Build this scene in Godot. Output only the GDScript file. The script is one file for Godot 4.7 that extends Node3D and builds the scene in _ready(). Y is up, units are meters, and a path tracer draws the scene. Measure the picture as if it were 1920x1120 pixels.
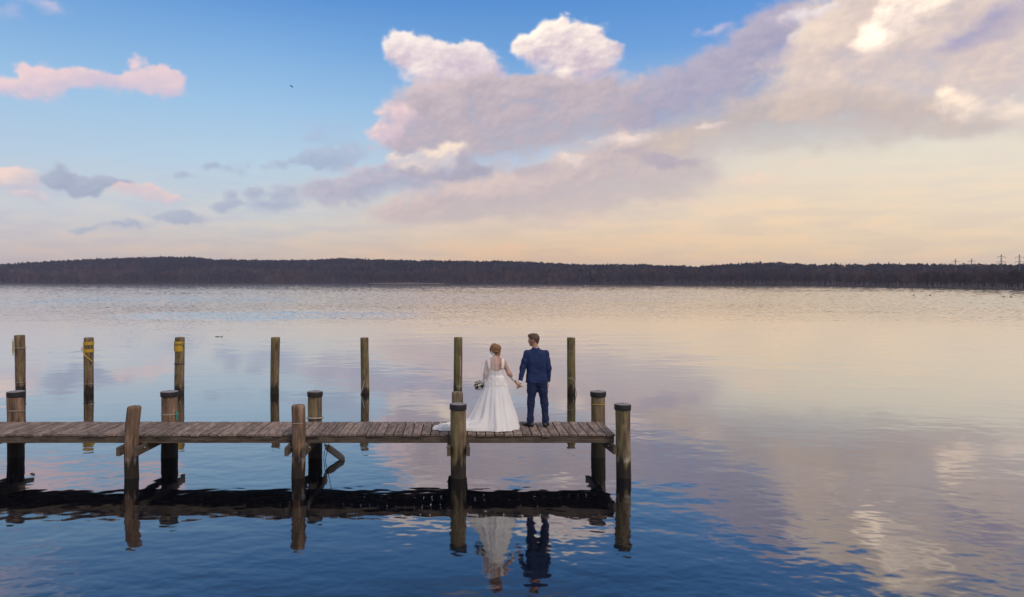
extends Node3D

# A bride and groom on a wooden lake jetty at dusk. Metres, y up, water at y = 0, the camera looks along -z.

const EYE := Vector3(0.0, 3.715, 0.0)
const DECK := 0.788          # top of the deck above the water
const WATER_FAR := 1500.0

var mats := {}
var used_names := {}
var n_fbm := FastNoiseLite.new()
var n_fine := FastNoiseLite.new()
var n_wide := FastNoiseLite.new()
var n_billow := FastNoiseLite.new()
var rng := RandomNumberGenerator.new()


func _ready() -> void:
	rng.seed = 7
	setup_noise()
	make_camera()
	make_sky_and_sun()
	make_materials()
	make_water()
	make_land()
	make_forest()
	make_pylons()
	make_jetty()
	make_mooring_posts()
	make_bride()
	make_groom()
	make_bouquet()
	make_small_things()


func make_camera() -> void:
	var cam := Camera3D.new()
	cam.name = "camera"
	cam.projection = Camera3D.PROJECTION_FRUSTUM
	cam.near = 0.1
	cam.far = 6000.0
	cam.size = 0.1 * 1120.0 / 1350.0
	cam.frustum_offset = Vector2(0.1 * 100.0 / 1350.0, -0.1 * 33.0 / 1350.0)
	cam.position = EYE
	add_child(cam)
	cam.current = true


func make_sky_and_sun() -> void:
	var env := Environment.new()
	env.background_mode = Environment.BG_SKY
	env.tonemap_mode = Environment.TONE_MAPPER_LINEAR
	env.tonemap_exposure = 1.06
	env.sdfgi_enabled = true
	env.ssao_enabled = true
	env.ssil_enabled = true
	env.fog_enabled = true
	env.fog_density = 0.0002
	env.fog_light_color = Color(0.74, 0.76, 0.9)
	var sky := Sky.new()
	var m := PanoramaSkyMaterial.new()
	m.panorama = paint_sky()
	sky.sky_material = m
	env.sky = sky
	env.background_energy_multiplier = 1.0
	var we := WorldEnvironment.new()
	we.name = "world"
	we.environment = env
	add_child(we)
	# thin high cloud veils the sun: a broad soft light from behind the camera's right shoulder
	var sun := DirectionalLight3D.new()
	sun.name = "sun"
	sun.light_color = Color(1.0, 0.90, 0.79)
	sun.light_energy = 0.55
	sun.light_angular_distance = 20.0
	sun.shadow_enabled = true
	sun.rotation_degrees = Vector3(-46.0, 38.0, 0.0)
	add_child(sun)


func setup_noise() -> void:
	for a in [[n_fbm, 11, 5, 1.0], [n_fine, 23, 3, 1.0], [n_wide, 37, 3, 1.0], [n_billow, 53, 5, 1.0]]:
		var n: FastNoiseLite = a[0]
		n.noise_type = FastNoiseLite.TYPE_SIMPLEX_SMOOTH
		n.seed = a[1]
		n.frequency = a[3]
		n.fractal_type = FastNoiseLite.FRACTAL_FBM
		n.fractal_octaves = a[2]
		n.fractal_gain = 0.52
	n_fbm.fractal_gain = 0.56
	n_billow.fractal_type = FastNoiseLite.FRACTAL_RIDGED


# ------------------------------------------------------------------ sky

func lin(r: float, g: float, b: float) -> Vector3:
	var c := Color(r / 255.0, g / 255.0, b / 255.0).srgb_to_linear()
	return Vector3(c.r, c.g, c.b)


# A cloud: puffs are [azimuth, elevation, half width, half height] in degrees.
func cloud(lit: Vector3, shade: Vector3, edge: float, ragged: float, cover: float, bias: float, puffs: Array) -> Dictionary:
	var lo := Vector2(999, 999)
	var hi := Vector2(-999, -999)
	var flat := PackedFloat32Array()
	for p in puffs:
		lo = lo.min(Vector2(p[0] - p[2] * 1.65 - 1.0, p[1] - p[3] * 1.65 - 0.8))
		hi = hi.max(Vector2(p[0] + p[2] * 1.65 + 1.0, p[1] + p[3] * 1.65 + 0.8))
		flat.append_array(PackedFloat32Array([p[0], p[1], 1.0 / (p[2] * 1.62), 1.0 / (p[3] * 1.62)]))
	return {"lit": lit, "shade": shade, "edge": edge, "ragged": ragged, "cover": cover, "bias": bias, "lo": lo, "hi": hi, "puffs": flat}


var clouds: Array[Dictionary] = []
var clear_rows: Array = []

func set_up_clouds() -> void:
	clear_rows.append([lin(206, 190, 184), lin(213, 192, 174), lin(231, 192, 156), lin(235, 202, 164), lin(236, 208, 172)])
	clear_rows.append([lin(206, 194, 190), lin(212, 196, 182), lin(231, 199, 163), lin(235, 208, 171), lin(236, 213, 180)])
	clear_rows.append([lin(202, 205, 210), lin(202, 206, 208), lin(222, 206, 185), lin(236, 214, 184), lin(235, 218, 194)])
	clear_rows.append([lin(180, 202, 222), lin(182, 206, 224), lin(186, 200, 218), lin(226, 218, 202), lin(230, 222, 206)])
	clear_rows.append([lin(154, 192, 225), lin(153, 192, 226), lin(146, 185, 222), lin(158, 188, 218), lin(192, 204, 216)])
	clear_rows.append([lin(124, 170, 218), lin(124, 171, 220), lin(110, 160, 214), lin(106, 156, 216), lin(132, 165, 213)])
	clear_rows.append([lin(97, 150, 211), lin(88, 143, 208), lin(84, 140, 206), lin(84, 140, 207), lin(102, 145, 206)])
	clear_rows.append([lin(50, 80, 126), lin(48, 78, 124), lin(47, 76, 122), lin(48, 78, 124), lin(60, 88, 132)])
	clear_rows.append([lin(44, 66, 104), lin(44, 66, 104), lin(44, 66, 104), lin(44, 66, 104), lin(44, 66, 104)])
	# veil
	clouds.append(cloud(lin(234, 214, 198), lin(222, 204, 192), 1.6, 0.5, 0.55, 0, [[12.12, 8.12, 10.55, 2.90], [19.95, 8.98, 8.25, 2.39], [5.92, 4.51, 10.08, 1.69], [16.11, 5.16, 7.83, 1.63], [-6.76, 5.34, 5.02, 1.26]]))
	# top left streak
	clouds.append(cloud(lin(216, 202, 222), lin(172, 184, 218), 1, 0.5, 0.85, 0, [[-32.20, 17.50, 1.09, 0.57], [-30.34, 18.42, 1.45, 0.66], [-28.99, 18.12, 1.04, 0.52], [-31.27, 19.42, 1.86, 0.73], [-28.73, 20.55, 1.63, 0.67], [-32.20, 20.20, 1.52, 0.72]]))
	# pink bank
	clouds.append(cloud(lin(238, 208, 208), lin(204, 192, 210), 0.52, 0.94, 0.95, 0, [[-32.20, 12.75, 1.82, 0.61], [-30.34, 13.55, 1.39, 0.95], [-29.95, 12.83, 1.24, 0.66], [-28.57, 13.78, 1.70, 0.78], [-26.73, 13.93, 1.86, 0.80], [-24.84, 13.93, 1.78, 0.69], [-23.07, 14.56, 1.65, 1.05], [-22.53, 13.87, 1.23, 0.74], [-21.73, 14.47, 0.92, 0.75]]))
	# left lit
	clouds.append(cloud(lin(242, 216, 204), lin(194, 192, 206), 0.55, 0.61, 0.95, 0, [[-32.50, 6.49, 1.72, 0.86], [-30.96, 6.85, 1.44, 0.80], [-30.65, 5.64, 1.29, 0.33]]))
	# left grey
	clouds.append(cloud(lin(178, 186, 204), lin(160, 170, 192), 0.48, 0.61, 0.95, 0, [[-29.12, 7.26, 1.00, 1.08], [-28.07, 6.75, 1.59, 0.60], [-26.40, 6.85, 1.57, 0.46], [-25.09, 7.07, 1.11, 0.38], [-27.24, 6.20, 1.07, 0.34]]))
	# left pink
	clouds.append(cloud(lin(240, 208, 198), lin(206, 196, 206), 0.55, 0.61, 0.9, 0, [[-24.49, 6.42, 1.34, 0.70], [-22.96, 6.19, 1.22, 0.59], [-21.43, 6.10, 0.92, 0.36], [-24.95, 6.78, 0.73, 0.38]]))
	# low grey
	clouds.append(cloud(lin(182, 188, 202), lin(166, 176, 196), 0.52, 0.61, 0.9, 0, [[-20.51, 4.56, 2.23, 0.64], [-21.62, 4.68, 1.06, 0.39], [-24.67, 3.97, 1.30, 0.23], [-27.07, 3.74, 1.25, 0.23]]))
	# wisps
	clouds.append(cloud(lin(178, 190, 210), lin(160, 172, 198), 0.62, 1.23, 0.8, 0, [[-19.01, 8.52, 1.14, 0.36], [-17.28, 8.41, 1.51, 0.73], [-20.88, 7.76, 0.85, 0.40], [-14.14, 8.86, 1.20, 0.49], [-12.33, 9.25, 1.01, 0.58], [-10.70, 9.26, 1.52, 0.67], [-9.34, 9.50, 2.15, 1.05]]))
	# faint wisps
	clouds.append(cloud(lin(176, 186, 212), lin(160, 174, 206), 1.2, 0.9, 0.45, 0, [[-9.87, 11.51, 2.27, 1.09], [-10.90, 10.91, 1.64, 0.42]]))
	# small greys
	clouds.append(cloud(lin(184, 190, 206), lin(166, 174, 196), 0.52, 0.61, 0.9, 0, [[-17.59, 6.49, 0.66, 0.45], [-15.80, 6.63, 0.79, 0.45], [-13.54, 6.78, 1.44, 0.58], [-14.34, 5.62, 2.67, 0.62], [-18.05, 5.67, 1.07, 0.40]]))
	# heads
	clouds.append(cloud(lin(254, 240, 232), lin(200, 184, 200), 0.6, 0.55, 1, 0.04, [[-4.74, 17.76, 1.01, 1.23], [-1.70, 17.47, 1.95, 1.02], [-4.15, 18.05, 1.52, 0.93], [0.42, 17.63, 1.27, 0.68], [-3.60, 17.83, 1.31, 1.06], [-2.33, 16.96, 2.33, 1.31], [0.00, 17.17, 1.95, 1.02], [1.70, 16.77, 1.61, 1.15], [3.05, 16.13, 0.97, 0.76], [-0.42, 16.00, 3.48, 1.15]]))
	# bright head
	clouds.append(cloud(lin(255, 249, 240) * Vector3(1.2, 1.1, 1), lin(198, 182, 198), 0.6, 0.5, 1, -0.02, [[8.01, 18.46, 1.83, 1.30], [8.01, 18.91, 1.33, 1.01], [5.92, 18.08, 1.18, 0.84], [10.49, 17.96, 1.23, 0.83], [6.34, 17.53, 1.59, 1.39], [9.67, 17.62, 1.86, 1.51], [11.55, 17.37, 0.90, 0.62], [9.05, 16.19, 2.32, 1.51], [11.51, 16.27, 1.39, 1.25]]))
	# middle lavender
	clouds.append(cloud(lin(188, 178, 194), lin(160, 156, 181), 0.85, 0.55, 0.95, -0.05, [[16.11, 13.49, 3.92, 2.12], [19.20, 14.40, 3.79, 2.40], [21.80, 15.27, 3.07, 2.52], [15.33, 11.59, 3.95, 1.72], [23.96, 16.48, 2.62, 2.48], [25.36, 18.05, 2.91, 1.76], [22.53, 12.98, 3.62, 2.20]]))
	# body
	clouds.append(cloud(lin(214, 196, 198), lin(178, 166, 177), 0.85, 0.55, 0.98, -0.1, [[-0.42, 14.73, 3.40, 0.93], [3.81, 14.70, 2.96, 1.02], [8.01, 14.60, 2.91, 1.09], [12.12, 14.50, 2.43, 1.24], [6.34, 15.51, 1.68, 0.84], [1.70, 15.20, 2.54, 0.76], [-3.81, 12.30, 2.37, 1.78], [-1.27, 13.13, 3.90, 1.95], [2.97, 13.40, 4.23, 2.12], [7.59, 13.30, 5.00, 1.94], [11.72, 12.75, 4.48, 2.08], [-4.24, 10.34, 2.53, 0.93], [0.85, 11.10, 4.67, 1.91], [6.34, 10.80, 5.87, 1.77]]))
	# left lobe
	clouds.append(cloud(lin(248, 216, 210), lin(194, 180, 198), 0.8, 0.7, 0.95, 0, [[-5.29, 13.04, 1.39, 1.01], [-3.73, 12.54, 1.35, 1.02], [-6.13, 11.53, 1.17, 0.93], [-4.87, 11.07, 1.60, 0.93]]))
	# lower bank
	clouds.append(cloud(lin(206, 196, 204), lin(166, 168, 190), 0.75, 0.7, 0.95, -0.1, [[-10.08, 7.27, 2.96, 0.88], [-6.76, 7.83, 3.01, 1.18], [-2.97, 8.21, 3.47, 1.53], [-9.26, 6.13, 3.39, 0.80], [1.70, 7.67, 4.66, 2.21]]))
	# lower haze
	clouds.append(cloud(lin(224, 202, 194), lin(188, 175, 181), 0.95, 0.5, 0.95, -0.1, [[-4.24, 5.28, 4.22, 1.02], [0.00, 6.00, 5.52, 1.78], [5.08, 6.61, 5.90, 2.37], [10.08, 6.94, 5.76, 2.51], [14.53, 8.04, 4.37, 2.30], [17.67, 7.52, 3.85, 1.46], [13.34, 9.69, 4.82, 2.06]]))
	# lower cap
	clouds.append(cloud(lin(255, 234, 212), lin(216, 198, 198), 0.85, 0.7, 0.92, 0, [[-5.00, 9.51, 0.97, 0.47], [-2.97, 9.78, 1.19, 0.72], [-1.19, 9.79, 1.19, 0.89], [0.08, 10.37, 0.93, 0.55], [-2.54, 8.87, 2.20, 0.51]]))
	# dark knobs
	clouds.append(cloud(lin(184, 176, 190), lin(164, 162, 180), 0.7, 0.7, 0.95, -0.1, [[-3.60, 8.62, 1.27, 0.47], [0.85, 9.30, 0.85, 1.02], [2.04, 8.71, 0.93, 0.59], [-0.42, 8.14, 2.38, 0.51]]))
	# right mass
	clouds.append(cloud(lin(244, 222, 202), lin(206, 188, 186), 0.85, 0.45, 0.98, -0.02, [[26.05, 14.08, 3.77, 2.75], [29.38, 15.07, 3.87, 3.03], [31.89, 16.37, 3.67, 2.95], [33.69, 13.08, 4.11, 3.53], [37.34, 12.20, 3.22, 4.05], [27.41, 17.42, 2.74, 2.34], [30.34, 12.16, 4.74, 2.27], [33.10, 19.38, 4.17, 2.56], [37.61, 16.57, 2.66, 2.76]]))
	# grey base
	clouds.append(cloud(lin(218, 198, 184), lin(188, 174, 172), 1.2, 0.45, 0.96, -0.15, [[16.50, 10.11, 4.29, 1.63], [21.07, 11.03, 4.80, 2.46], [25.36, 11.32, 4.85, 2.53], [29.38, 11.00, 4.51, 2.22], [33.10, 10.37, 3.57, 1.56], [36.80, 9.66, 2.99, 1.02]]))
	# streak
	clouds.append(cloud(lin(240, 228, 228), lin(212, 202, 214), 1.1, 0.8, 0.8, 0.1, [[24.95, 18.32, 1.40, 0.50], [26.40, 18.32, 1.36, 0.42], [27.47, 18.50, 1.00, 0.34], [25.43, 17.35, 0.69, 0.46], [24.60, 16.76, 0.63, 0.42]]))
	# bright top
	clouds.append(cloud(lin(255, 248, 242) * Vector3(1.5, 1.28, 1.05), lin(232, 216, 212), 1.2, 0.6, 0.95, 0.15, [[31.58, 18.20, 1.48, 1.30], [32.44, 16.93, 0.97, 0.86], [33.84, 17.97, 1.23, 0.71], [30.78, 16.89, 1.38, 1.46], [32.50, 19.66, 1.69, 1.36], [30.02, 15.66, 1.53, 1.40]]))
	# blue hollow
	clouds.append(cloud(lin(170, 166, 196), lin(144, 146, 186), 1.2, 0.6, 0.92, 0, [[36.25, 15.65, 2.10, 1.03], [37.74, 16.42, 1.75, 1.14], [35.13, 15.09, 1.59, 0.69], [24.49, 15.70, 1.48, 1.08]]))
	# bright warm
	clouds.append(cloud(lin(255, 242, 226) * Vector3(1.25, 1.12, 1), lin(238, 218, 202), 1.1, 0.7, 0.95, 0.1, [[34.73, 11.53, 1.20, 0.84], [36.25, 10.85, 1.32, 0.89], [37.74, 10.32, 1.11, 0.87], [33.92, 12.11, 0.82, 0.56]]))
	# mid bright
	clouds.append(cloud(lin(246, 224, 212), lin(214, 200, 200), 0.9, 0.8, 0.85, 0.1, [[12.12, 10.78, 2.35, 0.54], [14.34, 10.77, 1.67, 0.41], [9.26, 9.42, 1.16, 0.54], [19.57, 11.63, 1.43, 0.36]]))
	# mid dark
	clouds.append(cloud(lin(186, 176, 186), lin(170, 162, 178), 0.9, 0.8, 0.85, -0.1, [[13.54, 9.85, 2.01, 0.50], [17.28, 8.96, 2.32, 0.57], [5.92, 8.67, 2.44, 0.72], [15.33, 9.21, 1.50, 0.45]]))
	# fringe
	clouds.append(cloud(lin(246, 216, 194), lin(234, 208, 188), 1, 0.8, 0.7, 0, [[22.89, 7.35, 3.24, 0.43], [19.95, 6.79, 3.15, 0.44], [27.07, 8.37, 1.48, 0.34], [16.50, 5.80, 2.34, 0.37]]))
	# pink dot
	clouds.append(cloud(lin(222, 202, 216), lin(184, 182, 210), 1, 0.8, 0.65, 0, [[20.32, 18.26, 1.05, 0.48], [18.82, 17.91, 0.91, 0.36]]))
	# low warm
	clouds.append(cloud(lin(246, 212, 188), lin(228, 206, 186), 1.1, 0.9, 0.65, 0, [[-10.08, 3.63, 2.06, 0.25], [-2.54, 3.85, 2.54, 0.59], [6.34, 3.66, 2.52, 0.51], [15.72, 2.65, 0.79, 0.25], [17.67, 2.55, 0.62, 0.20], [30.34, 3.55, 0.95, 0.37], [-27.74, 2.70, 0.86, 0.26], [3.39, 4.61, 2.96, 0.51], [10.90, 4.45, 2.46, 0.42]]))


# Clear air: rows of colours over elevation, at five azimuths.
func clear_air(az: float, el: float) -> Vector3:
	var azs := [-32.5, -15.7, 4.2, 23.3, 38.1]
	var els := [0.0, 2.2, 5.0, 9.0, 13.5, 17.5, 21.5, 28.0, 90.0]
	# beyond the frame the warm side fades back to the cool one
	var a := az
	if a > 75.0 or a < -60.0:
		a = -32.5
	elif a > 38.1:
		a = lerpf(38.1, -15.7, smoothstep(38.1, 75.0, a))
	a = clampf(a, -32.5, 38.1)
	var i := 0
	while i < 3 and a > azs[i + 1]:
		i += 1
	var ta: float = clampf((a - azs[i]) / (azs[i + 1] - azs[i]), 0.0, 1.0)
	var j := 0
	while j < 7 and el > els[j + 1]:
		j += 1
	var te: float = clampf((el - els[j]) / (els[j + 1] - els[j]), 0.0, 1.0)
	var lo: Vector3 = clear_rows[j][i].lerp(clear_rows[j][i + 1], ta)
	var hi: Vector3 = clear_rows[j + 1][i].lerp(clear_rows[j + 1][i + 1], ta)
	return lo.lerp(hi, te)


func sky_color(az: float, el: float) -> Vector3:
	el = maxf(el, 0.0)
	var c := clear_air(az, el)
	# slow folds bend the puffs, fine ones fray them
	var qx := az * 0.16
	var qy := el * 0.24
	var wx := n_wide.get_noise_2d(qx, qy)
	var wy := n_wide.get_noise_2d(qx + 41.0, qy + 17.0)
	var px := az + wx * 0.55 + n_fbm.get_noise_2d(az * 0.4 + 90.0, el * 0.6) * 0.7
	var py := el + wy * 0.35 + n_fbm.get_noise_2d(az * 0.4 + 140.0, el * 0.6) * 0.45
	var f1 := n_fbm.get_noise_2d(az * 0.20, el * 0.30 + 9.0)
	# rounded billows, and how they turn to or from the light
	var bil := -n_billow.get_noise_2d(az * 0.24 + wy * 0.3, el * 0.36 + 5.0)
	var f3 := n_fbm.get_noise_2d(az * 0.5 + wx * 0.4 + 30.0, el * 0.75)
	var f4 := n_fbm.get_noise_2d(az * 0.5 + wx * 0.4 + 29.93, el * 0.75 + 0.11)
	# thin streaks of far cloud low over the horizon
	var low := smoothstep(10.0, 4.0, el) * smoothstep(0.5, 2.0, el)
	if low > 0.0:
		var s := n_fbm.get_noise_2d(az * 0.12 + 70.0, el * 0.75)
		c = c.lerp(c * Vector3(0.93, 0.93, 1.0), low * smoothstep(0.02, 0.3, s) * 0.7)
		c = c.lerp(c * Vector3(1.09, 1.02, 0.97), low * smoothstep(0.02, 0.3, -s) * 0.8)
	for d in clouds:
		if px < d.lo.x or px > d.hi.x or py < d.lo.y or py > d.hi.y:
			continue
		var f := 0.0
		var s := 0.0
		var p: PackedFloat32Array = d.puffs
		for k in range(0, p.size(), 4):
			var x := (px - p[k]) * p[k + 2]
			var y := (py - p[k + 1]) * p[k + 3]
			var q := x * x + y * y
			if q < 1.0:
				var w := (1.0 - q) * (1.0 - q)
				f += w
				s += w * (0.75 * y - 0.5 * x)
		if f <= 0.0:
			continue
		s /= f
		# crisp towards the light, dissolving below
		var e: float = d.edge * lerpf(1.05, 2.4, smoothstep(0.4, -0.45, s))
		var thick: float = minf(f, 1.4) + d.ragged * (f1 * 0.5 + bil * 0.4 + 0.42 * f3)
		var a: float = smoothstep(0.12, 0.12 + e, thick) * d.cover
		if a <= 0.002:
			continue
		var rim := 1.0 - smoothstep(0.2, 0.9, thick)
		var t: float = smoothstep(-0.75, 0.85, s * 1.2 + (f3 - f4) * 0.38 + bil * 0.22 + f1 * 0.5 + f3 * 0.12 + rim * 0.3 - 0.1 + d.bias)
		c = c.lerp(d.shade.lerp(d.lit, t), a)
	# the rest of the sky, outside the frame: broken cloud of the same kind
	var out := maxf(smoothstep(23.0, 30.0, el), maxf(smoothstep(40.0, 50.0, az), smoothstep(-34.0, -44.0, az)))
	if out > 0.0:
		var b := Vector3(cos(deg_to_rad(az)) * cos(deg_to_rad(el)), sin(deg_to_rad(el)) * 1.6, sin(deg_to_rad(az)) * cos(deg_to_rad(el))) * 2.2
		var n := n_fbm.get_noise_3dv(b)
		var n2 := n_fbm.get_noise_3dv(b + Vector3(0.0, 0.25, 0.1))
		var a := smoothstep(-0.18, 0.22, n) * out * 0.92
		var t := smoothstep(-0.25, 0.3, n - n2 + 0.1)
		c = c.lerp(lin(196, 192, 212).lerp(lin(248, 240, 238), t), a)
	return c


func paint_sky() -> ImageTexture:
	set_up_clouds()
	var w := 4096
	var h := 2048
	var small := Image.create_empty(512, 256, false, Image.FORMAT_RGBF)
	for y in 130:
		var el := 90.0 - (y + 0.5) * 180.0 / 256.0
		for x in 512:
			var az := (x + 0.5) * 360.0 / 512.0
			if az > 180.0:
				az -= 360.0
			var c := sky_color(az, el)
			small.set_pixel(x, y, Color(c.x, c.y, c.z))
	for y in range(130, 256):
		for x in 512:
			small.set_pixel(x, y, Color(0.35, 0.36, 0.42))
	small.resize(w, h, Image.INTERPOLATE_CUBIC)
	for y in range(690, 1030):
		var el := 90.0 - (y + 0.5) * 180.0 / h
		for i in range(-412, 500):
			var az := (i + 0.5) * 360.0 / w
			var c := sky_color(az, el)
			small.set_pixel(posmod(i, w), y, Color(c.x, c.y, c.z))
	return ImageTexture.create_from_image(small)


# ------------------------------------------------------------------ helpers

func numbered(called: String) -> String:
	if not used_names.has(called):
		used_names[called] = 0
		return called
	used_names[called] += 1
	return "%s_%03d" % [called, used_names[called]]


func tag(o: Node, label := "", category := "", group := "", kind := "") -> void:
	if label:
		o.set_meta("label", label)
	if category:
		o.set_meta("category", category)
	if group:
		o.set_meta("group", group)
	if kind:
		o.set_meta("kind", kind)


func thing(called: String, at: Vector3, label: String, category: String, group := "") -> Node3D:
	var o := Node3D.new()
	o.name = numbered(called)
	o.position = at
	add_child(o)
	tag(o, label, category, group)
	return o


func part(called: String, mesh: Mesh, m: Material, parent: Node, at := Vector3.ZERO, turn := Vector3.ZERO) -> MeshInstance3D:
	var o := MeshInstance3D.new()
	o.mesh = mesh
	o.material_override = m
	o.position = at
	o.rotation = turn
	if parent == self:
		o.name = numbered(called)
	else:
		var k := 0
		var wanted := called
		while parent.has_node(wanted):
			k += 1
			wanted = "%s_%03d" % [called, k]
		o.name = wanted
	parent.add_child(o)
	return o


func mat(albedo: Color, rough: float, tex: Texture2D = null) -> StandardMaterial3D:
	var m := StandardMaterial3D.new()
	m.albedo_color = albedo.linear_to_srgb()
	m.roughness = rough
	if tex:
		m.albedo_texture = tex
	return m


# Wood: fibres run along v; knots, checks and blotches; values near white, tinted by the material.
func wood_texture(w: int, h: int, fibre: float, blotch: float, seed_at: float, low: Vector3, high: Vector3) -> ImageTexture:
	var im := Image.create_empty(w, h, false, Image.FORMAT_RGB8)
	for y in h:
		for x in w:
			var a := TAU * x / w
			var cx := cos(a) * fibre
			var cz := sin(a) * fibre
			var v := float(y) / h
			var g := n_fine.get_noise_3d(cx * 2.6 + seed_at, v * 1.6, cz * 2.6)
			var b := n_wide.get_noise_3d(cx * 0.5 + seed_at * 2.0, v * blotch, cz * 0.5)
			var crack := smoothstep(0.05, 0.0, absf(n_fine.get_noise_3d(cx * 1.1 - seed_at, v * 0.7, cz * 1.1 + 5.0))) * smoothstep(0.0, 0.3, b + 0.1)
			var t := clampf(0.5 + g * 0.7 + b * 0.7, 0.0, 1.0)
			var c := low.lerp(high, t) * (1.0 - 0.55 * crack)
			# worn, bleached patches
			c = c.lerp(high * 1.35, 0.55 * smoothstep(0.28, 0.5, n_fbm.get_noise_3d(cx * 0.9 + seed_at, v * blotch * 2.0, cz * 0.9 + 9.0)))
			im.set_pixel(x, y, Color(c.x, c.y, c.z).linear_to_srgb())
	return ImageTexture.create_from_image(im)


func grain_bump(w: int, h: int, fibre: float, seed_at: float) -> ImageTexture:
	var im := Image.create_empty(w, h, false, Image.FORMAT_L8)
	for y in h:
		for x in w:
			var a := TAU * x / w
			var v := float(y) / h
			var g := n_fine.get_noise_3d(cos(a) * fibre * 3.5 + seed_at, v * 2.2, sin(a) * fibre * 3.5)
			im.set_pixel(x, y, Color(0.5 + g * 0.5, 0, 0))
	return ImageTexture.create_from_image(im)


const TONES := [1.0, 0.74, 1.2, 0.9, 0.82, 1.08]

func make_materials() -> void:
	var bump := grain_bump(96, 384, 1.6, 3.0)
	for k in 6:
		var t := wood_texture(64, 320, 1.4, 3.0, 10.0 + 7.0 * k, Vector3(0.075, 0.054, 0.046) * TONES[k], Vector3(0.30, 0.235, 0.205) * TONES[k])
		var m := mat(Color(1, 1, 1), 0.8, t)
		m.heightmap_enabled = true
		m.heightmap_texture = bump
		m.heightmap_scale = 0.35
		mats["plank%d" % k] = m
	for k in 2:
		var t := wood_texture(96, 384, 1.6, 3.5, 60.0 + 9.0 * k, Vector3(0.45, 0.42, 0.38), Vector3(1.25, 1.22, 1.18))
		var m := mat(Color(1, 1, 1), 0.85, t)
		m.vertex_color_use_as_albedo = true
		m.heightmap_enabled = true
		m.heightmap_texture = bump
		m.heightmap_scale = 0.8
		mats["log%d" % k] = m
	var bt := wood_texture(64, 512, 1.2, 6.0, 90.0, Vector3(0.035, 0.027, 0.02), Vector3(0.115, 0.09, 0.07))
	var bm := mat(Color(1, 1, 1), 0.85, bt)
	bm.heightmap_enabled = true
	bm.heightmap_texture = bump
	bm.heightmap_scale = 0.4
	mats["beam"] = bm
	mats["cap"] = mat(Color(0.012, 0.011, 0.014), 0.6)
	mats["cap_top"] = mat(Color(0.20, 0.19, 0.21), 0.55)
	mats["steel"] = mat(Color(0.5, 0.5, 0.5), 0.4)
	mats["steel"].metallic = 0.6
	mats["tape"] = mat(Color(0.43, 0.28, 0.02), 0.6)
	mats["yellow_rope"] = mat(Color(0.42, 0.30, 0.06), 0.9)
	mats["pale_rope"] = mat(Color(0.34, 0.31, 0.27), 0.9)
	mats["dark_rope"] = mat(Color(0.03, 0.03, 0.035), 0.9)
	mats["teal_rope"] = mat(Color(0.02, 0.26, 0.27), 0.8)


# ------------------------------------------------------------------ water

func ripple_noise(seed_value: int, wavelength: float) -> FastNoiseLite:
	var n := FastNoiseLite.new()
	n.noise_type = FastNoiseLite.TYPE_SIMPLEX_SMOOTH
	n.seed = seed_value
	n.frequency = 1.0 / wavelength
	n.fractal_type = FastNoiseLite.FRACTAL_NONE
	return n


const CHOP := 0.24

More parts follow.
